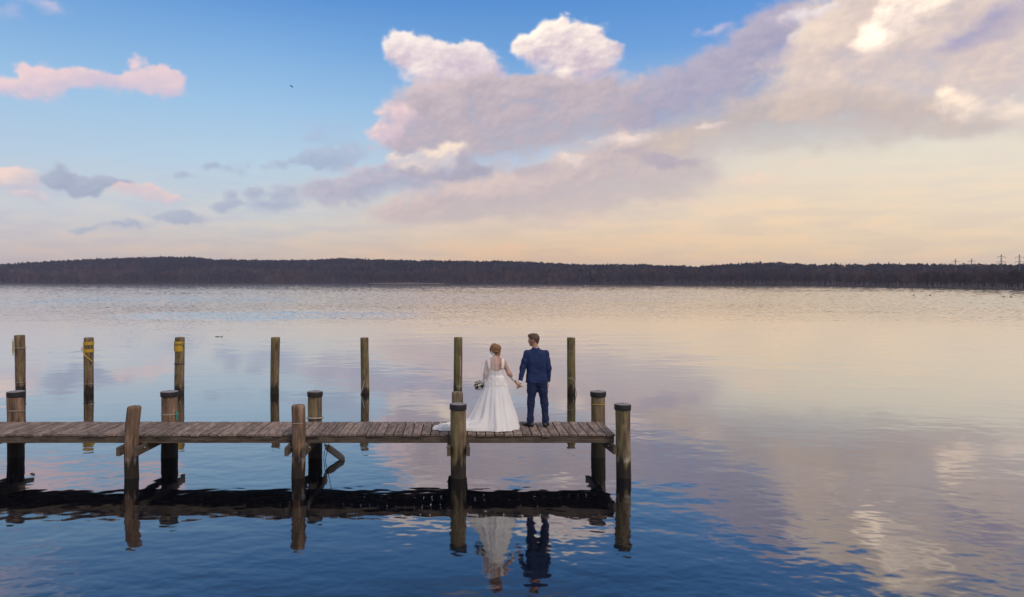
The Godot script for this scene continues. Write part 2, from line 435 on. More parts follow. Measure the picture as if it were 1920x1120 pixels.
func make_water() -> void:
	var radii := PackedFloat32Array()
	var r := 1.0
	while r < 7.0:
		radii.append(r)
		r += 0.5
	while r < WATER_FAR:
		radii.append(r)
		r *= 1.0030 if r < 22.0 else 1.0042 if r < 40.0 else 1.0062
	radii.append(WATER_FAR * 1.02)
	var angles := PackedFloat32Array()
	var a := -180.0
	while a < 180.01:
		angles.append(deg_to_rad(a))
		a += 0.125 if a >= -37.0 and a < 42.0 else 1.0 if a >= -45.0 and a < 50.0 else 5.0
	var nr := radii.size()
	var na := angles.size()
	# each band: wavelength, slope close by, slope in the open lake
	var bands := [[0.11, 0.012, 0.0], [0.2, 0.0105, 0.0], [0.42, 0.0095, 0.006], [1.1, 0.006, 0.007], [3.2, 0.0035, 0.007], [9.0, 0.001, 0.003], [24.0, 0.0, 0.0015]]
	var turns := [-0.3, 0.1, -0.22, 0.28, -0.12, 0.2, -0.1]
	var noises: Array[FastNoiseLite] = []
	for k in bands.size():
		noises.append(ripple_noise(100 + k, bands[k][0]))
	var gust := ripple_noise(77, 1.0)
	var ripple := ripple_noise(78, 1.0)
	gust.fractal_type = FastNoiseLite.FRACTAL_FBM
	gust.fractal_octaves = 3
	var pos := PackedVector3Array()
	pos.resize(nr * na)
	var uv := PackedVector2Array()
	uv.resize(nr * na)
	for i in nr:
		r = radii[i]
		var cell: float = maxf(0.012, (radii[mini(i + 1, nr - 1)] - r))
		var open := smoothstep(22.0, 110.0, r)
		var amp := PackedFloat32Array()
		for k in bands.size():
			var lam: float = bands[k][0]
			var keep := smoothstep(2.2, 4.0, lam / cell)
			amp.append(keep * lerpf(bands[k][1], bands[k][2], open) * lam * 0.25)
		# short chop: as fine as the sheet can carry out there
		var chop := CHOP * smoothstep(15.0, 160.0, r)
		for j in na:
			var x := r * sin(angles[j])
			var z := -r * cos(angles[j])
			var y := 0.0
			if r > 3.0:
				# cat's paws: long patches of breeze between smooth lanes
				var g := gust.get_noise_2d(x * 0.012 + 3.0, z * 0.03) * 0.7 + gust.get_noise_2d(x * 0.05, z * 0.12 + 8.0) * 0.4
				if r < 40.0:
					g += gust.get_noise_2d(x * 0.14 + 20.0, z * 0.3) * 0.3
				var s := clampf(0.85 + g * 1.5, lerpf(0.2, 0.75, open), 2.0)
				# one broad cat's paw lies across the left of the lake
				var paw := smoothstep(1.3, 0.5, pow((z + 76.0) / 12.0, 2.0) + pow((x + 19.0) / 17.0, 2.0) + g * 1.6)
				s += paw * 0.6
				if chop > 0.0:
					y += minf(cell, 1.1) * 0.36 * (chop + paw * 0.16) * ripple.get_noise_2d(i * 0.57, x / (cell * 0.8 + 0.2))
				for k in 7:
					if amp[k] > 0.0:
						y += amp[k] * noises[k].get_noise_2d(x * 0.62 + z * turns[k], z - x * turns[k])
				y *= s
			pos[i * na + j] = Vector3(x, y, z)
			uv[i * na + j] = Vector2(angles[j] / TAU + 0.5, log(r) / log(WATER_FAR * 1.02))
	var nor := PackedVector3Array()
	nor.resize(nr * na)
	for i in nr:
		var i0 := maxi(i - 1, 0) * na
		var i1 := mini(i + 1, nr - 1) * na
		for j in na:
			var du := pos[i1 + j] - pos[i0 + j]
			var dv := pos[i * na + mini(j + 1, na - 1)] - pos[i * na + maxi(j - 1, 0)]
			var n := dv.cross(du)
			nor[i * na + j] = (n if n.y > 0.0 else -n).normalized()
	var idx := PackedInt32Array()
	idx.resize((nr - 1) * (na - 1) * 6)
	var at := 0
	for i in nr - 1:
		for j in na - 1:
			var p := i * na + j
			idx[at] = p
			idx[at + 1] = p + na
			idx[at + 2] = p + 1
			idx[at + 3] = p + 1
			idx[at + 4] = p + na
			idx[at + 5] = p + na + 1
			at += 6
	var arrays := []
	arrays.resize(Mesh.ARRAY_MAX)
	arrays[Mesh.ARRAY_VERTEX] = pos
	arrays[Mesh.ARRAY_NORMAL] = nor
	arrays[Mesh.ARRAY_TEX_UV] = uv
	arrays[Mesh.ARRAY_INDEX] = idx
	var mesh := ArrayMesh.new()
	mesh.add_surface_from_arrays(Mesh.PRIMITIVE_TRIANGLES, arrays)
	# ripples too small for the sheet roughen it a little with distance
	var im := Image.create_empty(4, 512, false, Image.FORMAT_RGB8)
	for ty in 512:
		r = exp((ty + 0.5) / 512.0 * log(WATER_FAR * 1.02))
		var far := smoothstep(30.0, 140.0, r)
		for tx in 4:
			im.set_pixel(tx, ty, Color(lerpf(1.0, 0.75, far), lerpf(0.04, 0.14, far), 0.0))
	var tex := ImageTexture.create_from_image(im)
	var m := mat(Color(0.0012, 0.0025, 0.006), 1.0)
	m.roughness_texture = tex
	m.roughness_texture_channel = BaseMaterial3D.TEXTURE_CHANNEL_GREEN
	m.metallic_specular = 0.5
	m.clearcoat_enabled = true
	m.clearcoat = 1.0
	m.clearcoat_roughness = 0.045
	m.clearcoat_texture = tex
	var o := part("water", mesh, m, self)
	tag(o, "calm lake reflecting the evening clouds", "", "", "structure")


# ------------------------------------------------------------------ far shore

# columns: bearing (x / depth), depth of the shoreline, tangent of the skyline above the eye
const SHORE := [
	[-1.2, 1050.0, 0.020], [-0.637, 1003.0, 0.0244], [-0.55, 1003.0, 0.0300], [-0.489, 1003.0, 0.0326], [-0.41, 1003.0, 0.0350], [-0.363, 1003.0, 0.0344], [-0.34, 1003.0, 0.0311],
	[-0.207, 990.0, 0.0304], [-0.163, 960.0, 0.0333], [-0.119, 930.0, 0.0315], [-0.03, 880.0, 0.0296], [0.074, 836.0, 0.0289], [0.126, 800.0, 0.0267], [0.163, 780.0, 0.0244],
	[0.25, 735.0, 0.0244], [0.326, 690.0, 0.0215], [0.355, 675.0, 0.0229], [0.4, 645.0, 0.0270], [0.459, 610.0, 0.0267], [0.48, 595.0, 0.0244], [0.563, 500.0, 0.0252],
	[0.622, 450.0, 0.0254], [0.7, 390.0, 0.0244], [0.785, 328.0, 0.0252], [1.2, 230.0, 0.026]]


func shore_at(u: float) -> Vector2:
	var i := 0
	while i < SHORE.size() - 2 and u > SHORE[i + 1][0]:
		i += 1
	var t: float = clampf((u - SHORE[i][0]) / (SHORE[i + 1][0] - SHORE[i][0]), 0.0, 1.0)
	return Vector2(lerpf(SHORE[i][1], SHORE[i + 1][1], t), lerpf(SHORE[i][2], SHORE[i + 1][2], t))


# height of the trees at the water's edge: lower on the near, right-hand shore
func tree_height(u: float) -> float:
	return lerpf(15.0, 9.0, smoothstep(0.2, 0.75, u))


func ridge_back(u: float) -> float:
	return lerpf(260.0, 420.0, smoothstep(0.3, 0.7, u))


func ground(u: float, depth: float) -> float:
	var s := shore_at(u)
	var back := depth - s.x
	if back < 0.0:
		return maxf(-3.0, back * 0.08) 
	var reach := ridge_back(u)
	var ridge := EYE.y + s.y * (s.x + reach) - 14.0
	var t := clampf(back / reach, 0.0, 1.0)
	var rise := lerpf(t, t * t * (3.0 - 2.0 * t), 0.6)
	if u > 0.4:
		rise = lerpf(rise, pow(rise, 2.4), smoothstep(0.4, 0.6, u))
	return 0.35 + (ridge - 0.35) * rise + n_wide.get_noise_2d(u * 60.0, depth * 0.02) * 1.2 * t


func make_land() -> void:
	var st := SurfaceTool.new()
	st.begin(Mesh.PRIMITIVE_TRIANGLES)
	var steps := [-12.0, -3.0, 0.0, 1.5, 4.0, 10.0, 25.0, 50.0, 80.0, 120.0, 160.0, 200.0, 240.0, 280.0, 330.0, 380.0, 430.0, 600.0, 900.0]
	var nu := 240
	for i in nu + 1:
		var u := lerpf(-1.2, 1.2, float(i) / nu)
		var s := shore_at(u)
		for k in steps.size():
			var d: float = s.x + steps[k]
			st.add_vertex(Vector3(u * d, ground(u, d), -d))
	for i in nu:
		for k in steps.size() - 1:
			var p := i * steps.size() + k
			for q in [p, p + steps.size() + 1, p + steps.size(), p, p + 1, p + steps.size() + 1]:
				st.add_index(q)
	st.generate_normals()
	var o := part("hill", st.commit(), mat(Color(0.035, 0.026, 0.022), 1.0), self)
	tag(o, "low wooded hills behind the far shore", "", "", "structure")
	# pale strip of reeds and sand along part of the shoreline
	st = SurfaceTool.new()
	st.begin(Mesh.PRIMITIVE_TRIANGLES)
	for i in 70:
		var u := lerpf(-0.125, -0.02, i / 69.0)
		var s := shore_at(u)
		var wide := 1.0 + 2.5 * sin(PI * i / 69.0)
		st.add_vertex(Vector3(u * (s.x - 9.0), -0.2, -(s.x - 9.0)))
		st.add_vertex(Vector3(u * (s.x - 6.0), 0.5 + 0.4 * wide * absf(n_fine.get_noise_1d(i * 0.7)), -(s.x - 6.0)))
		st.add_vertex(Vector3(u * (s.x + 2.0), 0.6 + 0.3 * wide, -(s.x + 2.0)))
	for i in 69:
		for k in 2:
			var p := i * 3 + k
			for q in [p, p + 4, p + 3, p, p + 1, p + 4]:
				st.add_index(q)
	st.generate_normals()
	o = part("beach", st.commit(), mat(Color(0.12, 0.098, 0.078), 1.0), self)
	tag(o, "pale strip of sand and reeds at the foot of the wood", "", "", "structure")


# A leafless broadleaf tree of unit height: trunk, limbs and a haze of twigs.
func bare_tree(seed_value: int, spread: float) -> ArrayMesh:
	var g := RandomNumberGenerator.new()
	g.seed = seed_value
	var st := SurfaceTool.new()
	st.begin(Mesh.PRIMITIVE_TRIANGLES)
	sliver(st, Vector3(0, -0.1, 0), Vector3(g.randf_range(-0.03, 0.03), 0.75, 0), 0.022)
	var limbs := []
	for i in 26:
		var y := g.randf_range(0.22, 0.72)
		var a := g.randf() * TAU
		var tip := Vector3(cos(a), 0, sin(a)) * spread * g.randf_range(0.5, 1.0) * sqrt(maxf(0.05, 1.0 - pow((y - 0.35) / 0.6, 2.0)))
		tip.y = y + g.randf_range(0.12, 0.3)
		sliver(st, Vector3(0, y, 0), tip, 0.011)
		limbs.append([Vector3(0, y, 0), tip])
	for i in 170:
		var l: Array = limbs[g.randi() % limbs.size()]
		var from: Vector3 = (l[0] as Vector3).lerp(l[1], g.randf_range(0.3, 1.0))
		var to := from + Vector3(g.randf_range(-1, 1), g.randf_range(-0.1, 1.0), g.randf_range(-1, 1)).normalized() * g.randf_range(0.07, 0.16)
		sliver(st, from, to, 0.008)
	return st.commit()


func sliver(st: SurfaceTool, a: Vector3, b: Vector3, w: float) -> void:
	var d := (b - a).normalized()
	var s := d.cross(Vector3(0.31, 0.2, 0.93)).normalized()
	var n := s.cross(d).normalized()
	for side in [s, n]:
		st.set_normal((s + n * 0.4 + Vector3(0, 0.6, 0)).normalized())
		for v in [a + side * w, b, a - side * w]:
			st.add_vertex(v)


# A pine or spruce of unit height: whorls of drooping boughs round a stem.
func conifer(seed_value: int, spread: float, clear: float) -> ArrayMesh:
	var g := RandomNumberGenerator.new()
	g.seed = seed_value
	var st := SurfaceTool.new()
	st.begin(Mesh.PRIMITIVE_TRIANGLES)
	sliver(st, Vector3(0, -0.1, 0), Vector3(0, 1.0, 0), 0.02)
	for i in 110:
		var y := g.randf_range(clear, 0.98)
		var t := (y - clear) / (1.0 - clear)
		var a := g.randf() * TAU
		var reach := spread * (pow(1.0 - t, 0.8) + 0.06) * g.randf_range(0.55, 1.1)
		var out := Vector3(cos(a), 0, sin(a))
		var side := Vector3(-sin(a), 0, cos(a)) * reach * 0.45
		var tip := Vector3(0, y - reach * 0.15, 0) + out * reach
		st.set_normal((out + Vector3(0, 0.8, 0)).normalized())
		for v in [Vector3(0, y + 0.04, 0), tip + side, tip - side]:
			st.add_vertex(v)
	return st.commit()


# A tall pine of unit height: bare stem and an uneven, rounded crown of needle clumps.
func pine(seed_value: int) -> ArrayMesh:
	var g := RandomNumberGenerator.new()
	g.seed = seed_value
	var st := SurfaceTool.new()
	st.begin(Mesh.PRIMITIVE_TRIANGLES)
	sliver(st, Vector3(0, -0.1, 0), Vector3(0.02, 0.95, 0), 0.02)
	for c in 17:
		var a := g.randf() * TAU
		var y := g.randf_range(0.38, 0.94)
		var at := Vector3(cos(a), 0, sin(a)) * g.randf_range(0.05, 0.26) * (1.25 - y) * 1.5 + Vector3(0, y, 0)
		for i in 16:
			var d := Vector3(g.randf_range(-1, 1), g.randf_range(-0.5, 0.8), g.randf_range(-1, 1)).normalized()
			var s := d.cross(Vector3(g.randf_range(-1, 1), 1, g.randf_range(-1, 1))).normalized() * 0.045
			st.set_normal((d + Vector3(0, 0.6, 0)).normalized())
			for v in [at + s, at + d * g.randf_range(0.08, 0.13), at - s]:
				st.add_vertex(v)
	return st.commit()


func make_forest() -> void:
	var g := RandomNumberGenerator.new()
	g.seed = 41
	var kinds := [bare_tree(1, 0.34), bare_tree(2, 0.42), bare_tree(3, 0.28), conifer(4, 0.25, 0.2), pine(5)]
	var where := [[], [], [], [], []]
	var tints := [[], [], [], [], []]
	var depth_row := 0.0
	while depth_row < 480.0:
		var u := -0.78
		while u < 0.98:
			var s := shore_at(u)
			var d := s.x + 2.0 + depth_row + g.randf_range(-4.0, 6.0)
			var back := d - s.x
			var reach := ridge_back(u)
			if back < reach + 60.0:
				var uu := u + g.randf_range(-0.002, 0.002)
				var patch := n_wide.get_noise_2d(uu * 9.0, back * 0.006 + 3.0)
				var t := back / reach
				var firs := smoothstep(0.25, 0.8, t + patch * 0.8 - smoothstep(0.3, 0.6, uu) * 0.2)
				var k := 3 + int(g.randf() < (0.5 if t < 0.75 else 0.6)) if g.randf() < firs else g.randi() % 3
				var h := lerpf(tree_height(uu), 14.0, smoothstep(0.0, 0.8, t)) * g.randf_range(0.78, 1.08)
				if k == 3:
					h *= g.randf_range(0.8, 1.05)
				if back < 8.0:
					h *= g.randf_range(0.45, 1.0)
				if k < 3 and t > 0.9:
					h *= 0.9
				var b := Basis(Vector3.UP, g.randf() * TAU).scaled(Vector3(h * g.randf_range(0.85, 1.25), h, h * g.randf_range(0.85, 1.25)))
				where[k].append(Transform3D(b, Vector3(uu * d, ground(uu, d) - 0.1, -d)))
				var tone := g.randf_range(0.7, 1.25) * (1.0 + patch * 0.9)
				var red := g.randf_range(-0.12, 0.16) + n_fine.get_noise_2d(uu * 14.0, back * 0.02) * 0.45
				tints[k].append(Color(tone * (1.0 + red), tone, tone * (1.0 - red * 0.6)) if k < 3 else Color(tone * 0.95, tone, tone))
			u += g.randf_range(0.6, 1.4) * (lerpf(3.4, 4.6, smoothstep(0.0, 60.0, depth_row)) if back < reach * 0.8 else 2.2) / s.x
		depth_row += 6.0 if depth_row < 24.0 else 14.0
	var names := ["bare_woodland", "bare_woodland", "bare_woodland", "conifer_woodland", "conifer_woodland"]
	var labels := ["leafless brown broadleaf wood along the far lake shore, rounded crowns", "leafless brown broadleaf wood along the far lake shore, broad crowns", "leafless brown broadleaf wood along the far lake shore, narrow crowns", "dark green spruces along the crest of the far shore", "dark green flat-topped pines along the crest of the far shore"]
	var colors := [Color(0.135, 0.095, 0.075), Color(0.125, 0.088, 0.072), Color(0.145, 0.104, 0.08), Color(0.026, 0.040, 0.031), Color(0.031, 0.041, 0.030)]
	for k in 5:
		var mm := MultiMesh.new()
		mm.transform_format = MultiMesh.TRANSFORM_3D
		mm.use_colors = true
		mm.mesh = kinds[k]
		mm.instance_count = where[k].size()
		for i in where[k].size():
			mm.set_instance_transform(i, where[k][i])
			mm.set_instance_color(i, tints[k][i])
		var m := mat(colors[k], 1.0)
		m.vertex_color_use_as_albedo = true
		m.metallic_specular = 0.0
		var o := MultiMeshInstance3D.new()
		o.name = numbered(names[k])
		o.multimesh = mm
		o.material_override = m
		add_child(o)
		tag(o, labels[k], "woodland", "", "stuff")


func box_into(st: SurfaceTool, c: Vector3, s: Vector3) -> void:
	var b := BoxMesh.new()
	b.size = s
	st.append_from(b, 0, Transform3D(Basis(), c))


func tube_into(st: SurfaceTool, pts: Array, radius: float, sides := 6, end_radius := -1.0) -> void:
	var n := pts.size()
	var rings := []
	for i in n:
		var d: Vector3 = ((pts[mini(i + 1, n - 1)] as Vector3) - (pts[maxi(i - 1, 0)] as Vector3)).normalized()
		var s := d.cross(Vector3.UP if absf(d.y) < 0.9 else Vector3.RIGHT).normalized()
		var t := s.cross(d)
		var r := radius if end_radius < 0.0 else lerpf(radius, end_radius, float(i) / maxf(1.0, n - 1.0))
		var ring := []
		for k in sides:
			var a := TAU * k / sides
			var out := s * cos(a) + t * sin(a)
			ring.append([(pts[i] as Vector3) + out * r, out])
		rings.append(ring)
	for i in n - 1:
		for k in sides:
			var k2 := (k + 1) % sides
			for q in [[i, k], [i, k2], [i + 1, k], [i, k2], [i + 1, k2], [i + 1, k]]:
				st.set_normal(rings[q[0]][q[1]][1])
				st.add_vertex(rings[q[0]][q[1]][0])
	for e in [0, n - 1]:
		var d2: Vector3 = (pts[0] as Vector3) - (pts[1] as Vector3) if e == 0 else (pts[n - 1] as Vector3) - (pts[n - 2] as Vector3)
		for k in range(1, sides - 1):
			for q in [0, k, k + 1]:
				st.set_normal(d2.normalized())
				st.add_vertex(rings[e][q][0])


func tube(pts: Array, radius: float, sides := 6, end_radius := -1.0) -> ArrayMesh:
	var st := SurfaceTool.new()
	st.begin(Mesh.PRIMITIVE_TRIANGLES)
	tube_into(st, pts, radius, sides, end_radius)
	return st.commit()


func make_pylons() -> void:
	var m := mat(Color(0.11, 0.10, 0.10), 0.7)
	# bearing, depth, top, cross-arm height below top, half width, and which sides the arm shows
	var rows := [
		[0.6904, 640.0, 23.3, 2.3, 3.4, "thin dark power pylon left of the other three on the right skyline"],
		[0.7126, 640.0, 23.6, 2.4, 3.2, "short dark power pylon standing second from the left on the right skyline"],
		[0.7541, 560.0, 24.4, 2.1, 3.3, "tall cross-shaped power pylon third from the left on the right skyline"],
		[0.7793, 560.0, 24.4, 2.3, 3.3, "tall power pylon at the right edge of the skyline"]]
	for r in rows:
		var d: float = r[1]
		var base := ground(r[0], d)
		var p := thing("power_pylon", Vector3(r[0] * d, base, -d), r[5], "pylon", "power pylons above the wood")
		var h: float = r[2] - base
		var st := SurfaceTool.new()
		st.begin(Mesh.PRIMITIVE_TRIANGLES)
		var w := 0.75
		for sx in [-1.0, 1.0]:
			for sz in [-1.0, 1.0]:
				tube_into(st, [Vector3(sx * w, -0.5, sz * w), Vector3(sx * 0.18, h, sz * 0.18)], 0.085, 4)
		var steps := 9
		for i in steps:
			var a := h * i / steps
			var b := h * (i + 1) / steps
			var wa := lerpf(w, 0.18, float(i) / steps)
			var wb := lerpf(w, 0.18, (i + 1.0) / steps)
			for sz in [-1.0, 1.0]:
				tube_into(st, [Vector3(-wa, a, sz * wa), Vector3(wb, b, sz * wb)], 0.05, 3)
				tube_into(st, [Vector3(sz * wa, a, -wa), Vector3(sz * wb, b, wb)], 0.05, 3)
		part("mast", st.commit(), m, p)
		for k in 2:
			var y: float = h - r[3] - k * 3.6
			st = SurfaceTool.new()
			st.begin(Mesh.PRIMITIVE_TRIANGLES)
			var half: float = r[4]
			for s in [-1.0, 1.0]:
				tube_into(st, [Vector3(0, y + 0.1, 0.2), Vector3(s * half, y, 0)], 0.10, 4)
				tube_into(st, [Vector3(0, y + 0.75, -0.2), Vector3(s * half, y, 0)], 0.07, 4)
			var arm := part("crossarm", st.commit(), m, p)
			for s in [-1.0, 1.0]:
				part("insulator", tube([Vector3(s * half, y, 0), Vector3(s * half, y - 1.1, 0)], 0.1, 5), m, arm)

# ------------------------------------------------------------------ timber

# A round timber from y0 to y1 about its own axis, with checks, taper, a wet foot and algae. lean moves the top.
func log_mesh(r: float, y0: float, y1: float, lean: Vector2, seed_at: float, algae: float, wet_to: float, base: Vector3, round_top := 0.02, bend := 0.0, chalk := 0.0) -> ArrayMesh:
	var sides := 40
	var rows := 64
	var st := SurfaceTool.new()
	st.begin(Mesh.PRIMITIVE_TRIANGLES)
	st.set_smooth_group(0)
	var ring_count := rows + 4
	for i in ring_count:
		var t := minf(1.0, float(i) / rows)
		var y := lerpf(y0, y1 - round_top, t)
		var shrink := 1.0
		if i > rows:
			var e := (i - rows) / 3.0
			shrink = [1.0, 0.96, 0.86, 0.0][i - rows]
			y = y1 - round_top * [1.0, 0.45, 0.0, -0.1][i - rows]
			t = 1.0
		var above := smoothstep(0.0, 1.0, clampf((y) / maxf(0.1, y1), -0.4, 1.0))
		var cx := lean.x * y / maxf(0.3, y1) + bend * sin(PI * clampf(y / y1, -0.3, 1.0))
		var cz := lean.y * y / maxf(0.3, y1)
		for k in sides + 1:
			var a := TAU * (k % sides) / sides
			var ca := cos(a)
			var sa := sin(a)
			var wob := n_wide.get_noise_3d(ca * 0.5 + seed_at, y * 0.45, sa * 0.5) * 0.09 + n_fine.get_noise_3d(ca * 1.6 + seed_at, y * 0.5, sa * 1.6) * 0.035
			var check := smoothstep(0.035, 0.0, absf(n_fine.get_noise_3d(ca * 1.3 - seed_at, y * 0.22, sa * 1.3 + 4.0))) * smoothstep(-0.05, 0.25, n_wide.get_noise_3d(ca, y * 0.6 + seed_at, sa))
			var rr := r * shrink * (1.0 + wob - 0.05 * check)
			var n1 := n_fbm.get_noise_3d(ca * 0.9 + seed_at * 3.0, y * 1.3, sa * 0.9)
			var n2 := n_fine.get_noise_3d(ca * 2.2 + seed_at * 5.0, y * 0.9, sa * 2.2)
			var c := base * maxf(0.25, 1.0 + n1 * 0.9 + n2 * 0.45)
			# green-yellow algae, thickest on the weather side
			var green := smoothstep(-0.15, 0.4, n1 * 0.7 + n2 * 0.4 - ca * 0.35 + algae - 0.45)
			c = c.lerp(Vector3(0.15, 0.14, 0.045) * (1.0 + n2 * 0.4), green * 0.72)
			# old chalky line left by the water
			if chalk > 0.0:
				c = c.lerp(Vector3(0.42, 0.40, 0.36), chalk * smoothstep(0.055, 0.02, absf(y - wet_to - 0.05)) * smoothstep(-0.1, 0.25, n1 + ca * 0.2 + 0.1))
			var wet := smoothstep(wet_to + 0.10, wet_to - 0.06, y + n1 * 0.28 + n2 * 0.08)
			c = c.lerp(Vector3(0.012, 0.010, 0.009), wet * 0.93)
			c *= 1.0 - 0.6 * check
			st.set_color(Color(c.x, c.y, c.z))
			st.set_uv(Vector2(float(k) / sides, y * 0.55 + seed_at * 0.37))
			st.add_vertex(Vector3(cx + ca * rr, y, cz + sa * rr))
	for i in ring_count - 1:
		for k in sides:
			var p := i * (sides + 1) + k
			for q in [p, p + 1, p + sides + 1, p + 1, p + sides + 2, p + sides + 1]:
				st.add_index(q)
	st.generate_normals()
	return st.commit()


# A round disc cap with a rolled rim.
func lathe(profile: Array, sides := 32) -> ArrayMesh:
	var st := SurfaceTool.new()
	st.begin(Mesh.PRIMITIVE_TRIANGLES)
	st.set_smooth_group(-1)
	for i in profile.size() - 1:
		var a: Vector2 = profile[i]
		var b: Vector2 = profile[i + 1]
		for k in sides:
			var u := TAU * k / sides
			var v := TAU * (k + 1) / sides
			var p := [Vector3(cos(u) * a.x, a.y, sin(u) * a.x), Vector3(cos(v) * a.x, a.y, sin(v) * a.x), Vector3(cos(v) * b.x, b.y, sin(v) * b.x), Vector3(cos(u) * b.x, b.y, sin(u) * b.x)]
			var n := Vector2(b.y - a.y, a.x - b.x).normalized()
			var nu := Vector3(cos(u) * n.x, n.y, sin(u) * n.x)
			var nv := Vector3(cos(v) * n.x, n.y, sin(v) * n.x)
			var ns := [nu, nv, nv, nu]
			for q in [0, 1, 2, 0, 2, 3]:
				st.set_normal(ns[q])
				st.add_vertex(p[q])
	return st.commit()


# A sawn timber along z with eased edges, its ends a little worn.
func board(w: float, h: float, length: float, ease: float, seed_at: float, sag := 0.0) -> ArrayMesh:
	var prof := [Vector2(-w / 2 + ease, h / 2), Vector2(w / 2 - ease, h / 2), Vector2(w / 2, h / 2 - ease), Vector2(w / 2, -h / 2), Vector2(-w / 2, -h / 2), Vector2(-w / 2, h / 2 - ease)]
	var st := SurfaceTool.new()
	st.begin(Mesh.PRIMITIVE_TRIANGLES)
	st.set_smooth_group(-1)
	var cuts := 3
	var n := prof.size()
	var run := [0.0]
	for k in n:
		run.append(run[k] + (prof[(k + 1) % n] as Vector2).distance_to(prof[k]))
	var at := func(i: int, k: int) -> Vector3:
		var p: Vector2 = prof[k % n]
		var z := length * (float(i) / cuts - 0.5)
		var dx := n_fine.get_noise_2d(seed_at + 3.0, i * 1.7 + k) * 0.003
		var dy := n_fine.get_noise_2d(seed_at + 9.0, i * 1.1 + k) * 0.004 + sag * sin(PI * i / cuts)
		return Vector3(p.x + dx, p.y + dy, z)
	for i in cuts:
		for k in n:
			var q := [at.call(i, k), at.call(i, k + 1), at.call(i + 1, k + 1), at.call(i + 1, k)]
			var uv := [Vector2(run[k], float(i) / cuts), Vector2(run[k + 1], float(i) / cuts), Vector2(run[k + 1], (i + 1.0) / cuts), Vector2(run[k], (i + 1.0) / cuts)]
			for j in [0, 1, 2, 0, 2, 3]:
				st.set_uv(Vector2(uv[j].x * 2.0 + seed_at * 0.13, uv[j].y * maxf(1.0, length * 0.5) + seed_at * 0.31))
				st.add_vertex(q[j])
	for e in [0, cuts]:
		for k in range(1, n - 1):
			for j in ([0, k, k + 1] if e == 0 else [0, k + 1, k]):
				st.set_uv((prof[j] as Vector2) * 0.4)
				st.add_vertex(at.call(e, j))
	st.generate_normals()
	return st.commit()


# A timber between two points (its length along the line), standing on edge.
func beam_between(called: String, a: Vector3, b: Vector3, w: float, h: float, seed_at: float, parent: Node) -> MeshInstance3D:
	var o := part(called, board(w, h, a.distance_to(b), 0.006, seed_at), mats["beam"], parent)
	var z := (b - a).normalized()
	var x := Vector3.UP.cross(z).normalized()
	o.transform = Transform3D(Basis(x, z.cross(x), z), (a + b) / 2.0)
	return o


func ring_points(c: Vector3, r: float, tilt := 0.0, from := 0.0, to := TAU, n := 20) -> Array:
	var pts := []
	for i in n + 1:
		var a := lerpf(from, to, float(i) / n)
		pts.append(c + Vector3(cos(a) * r, sin(a) * tilt, sin(a) * r))
	return pts


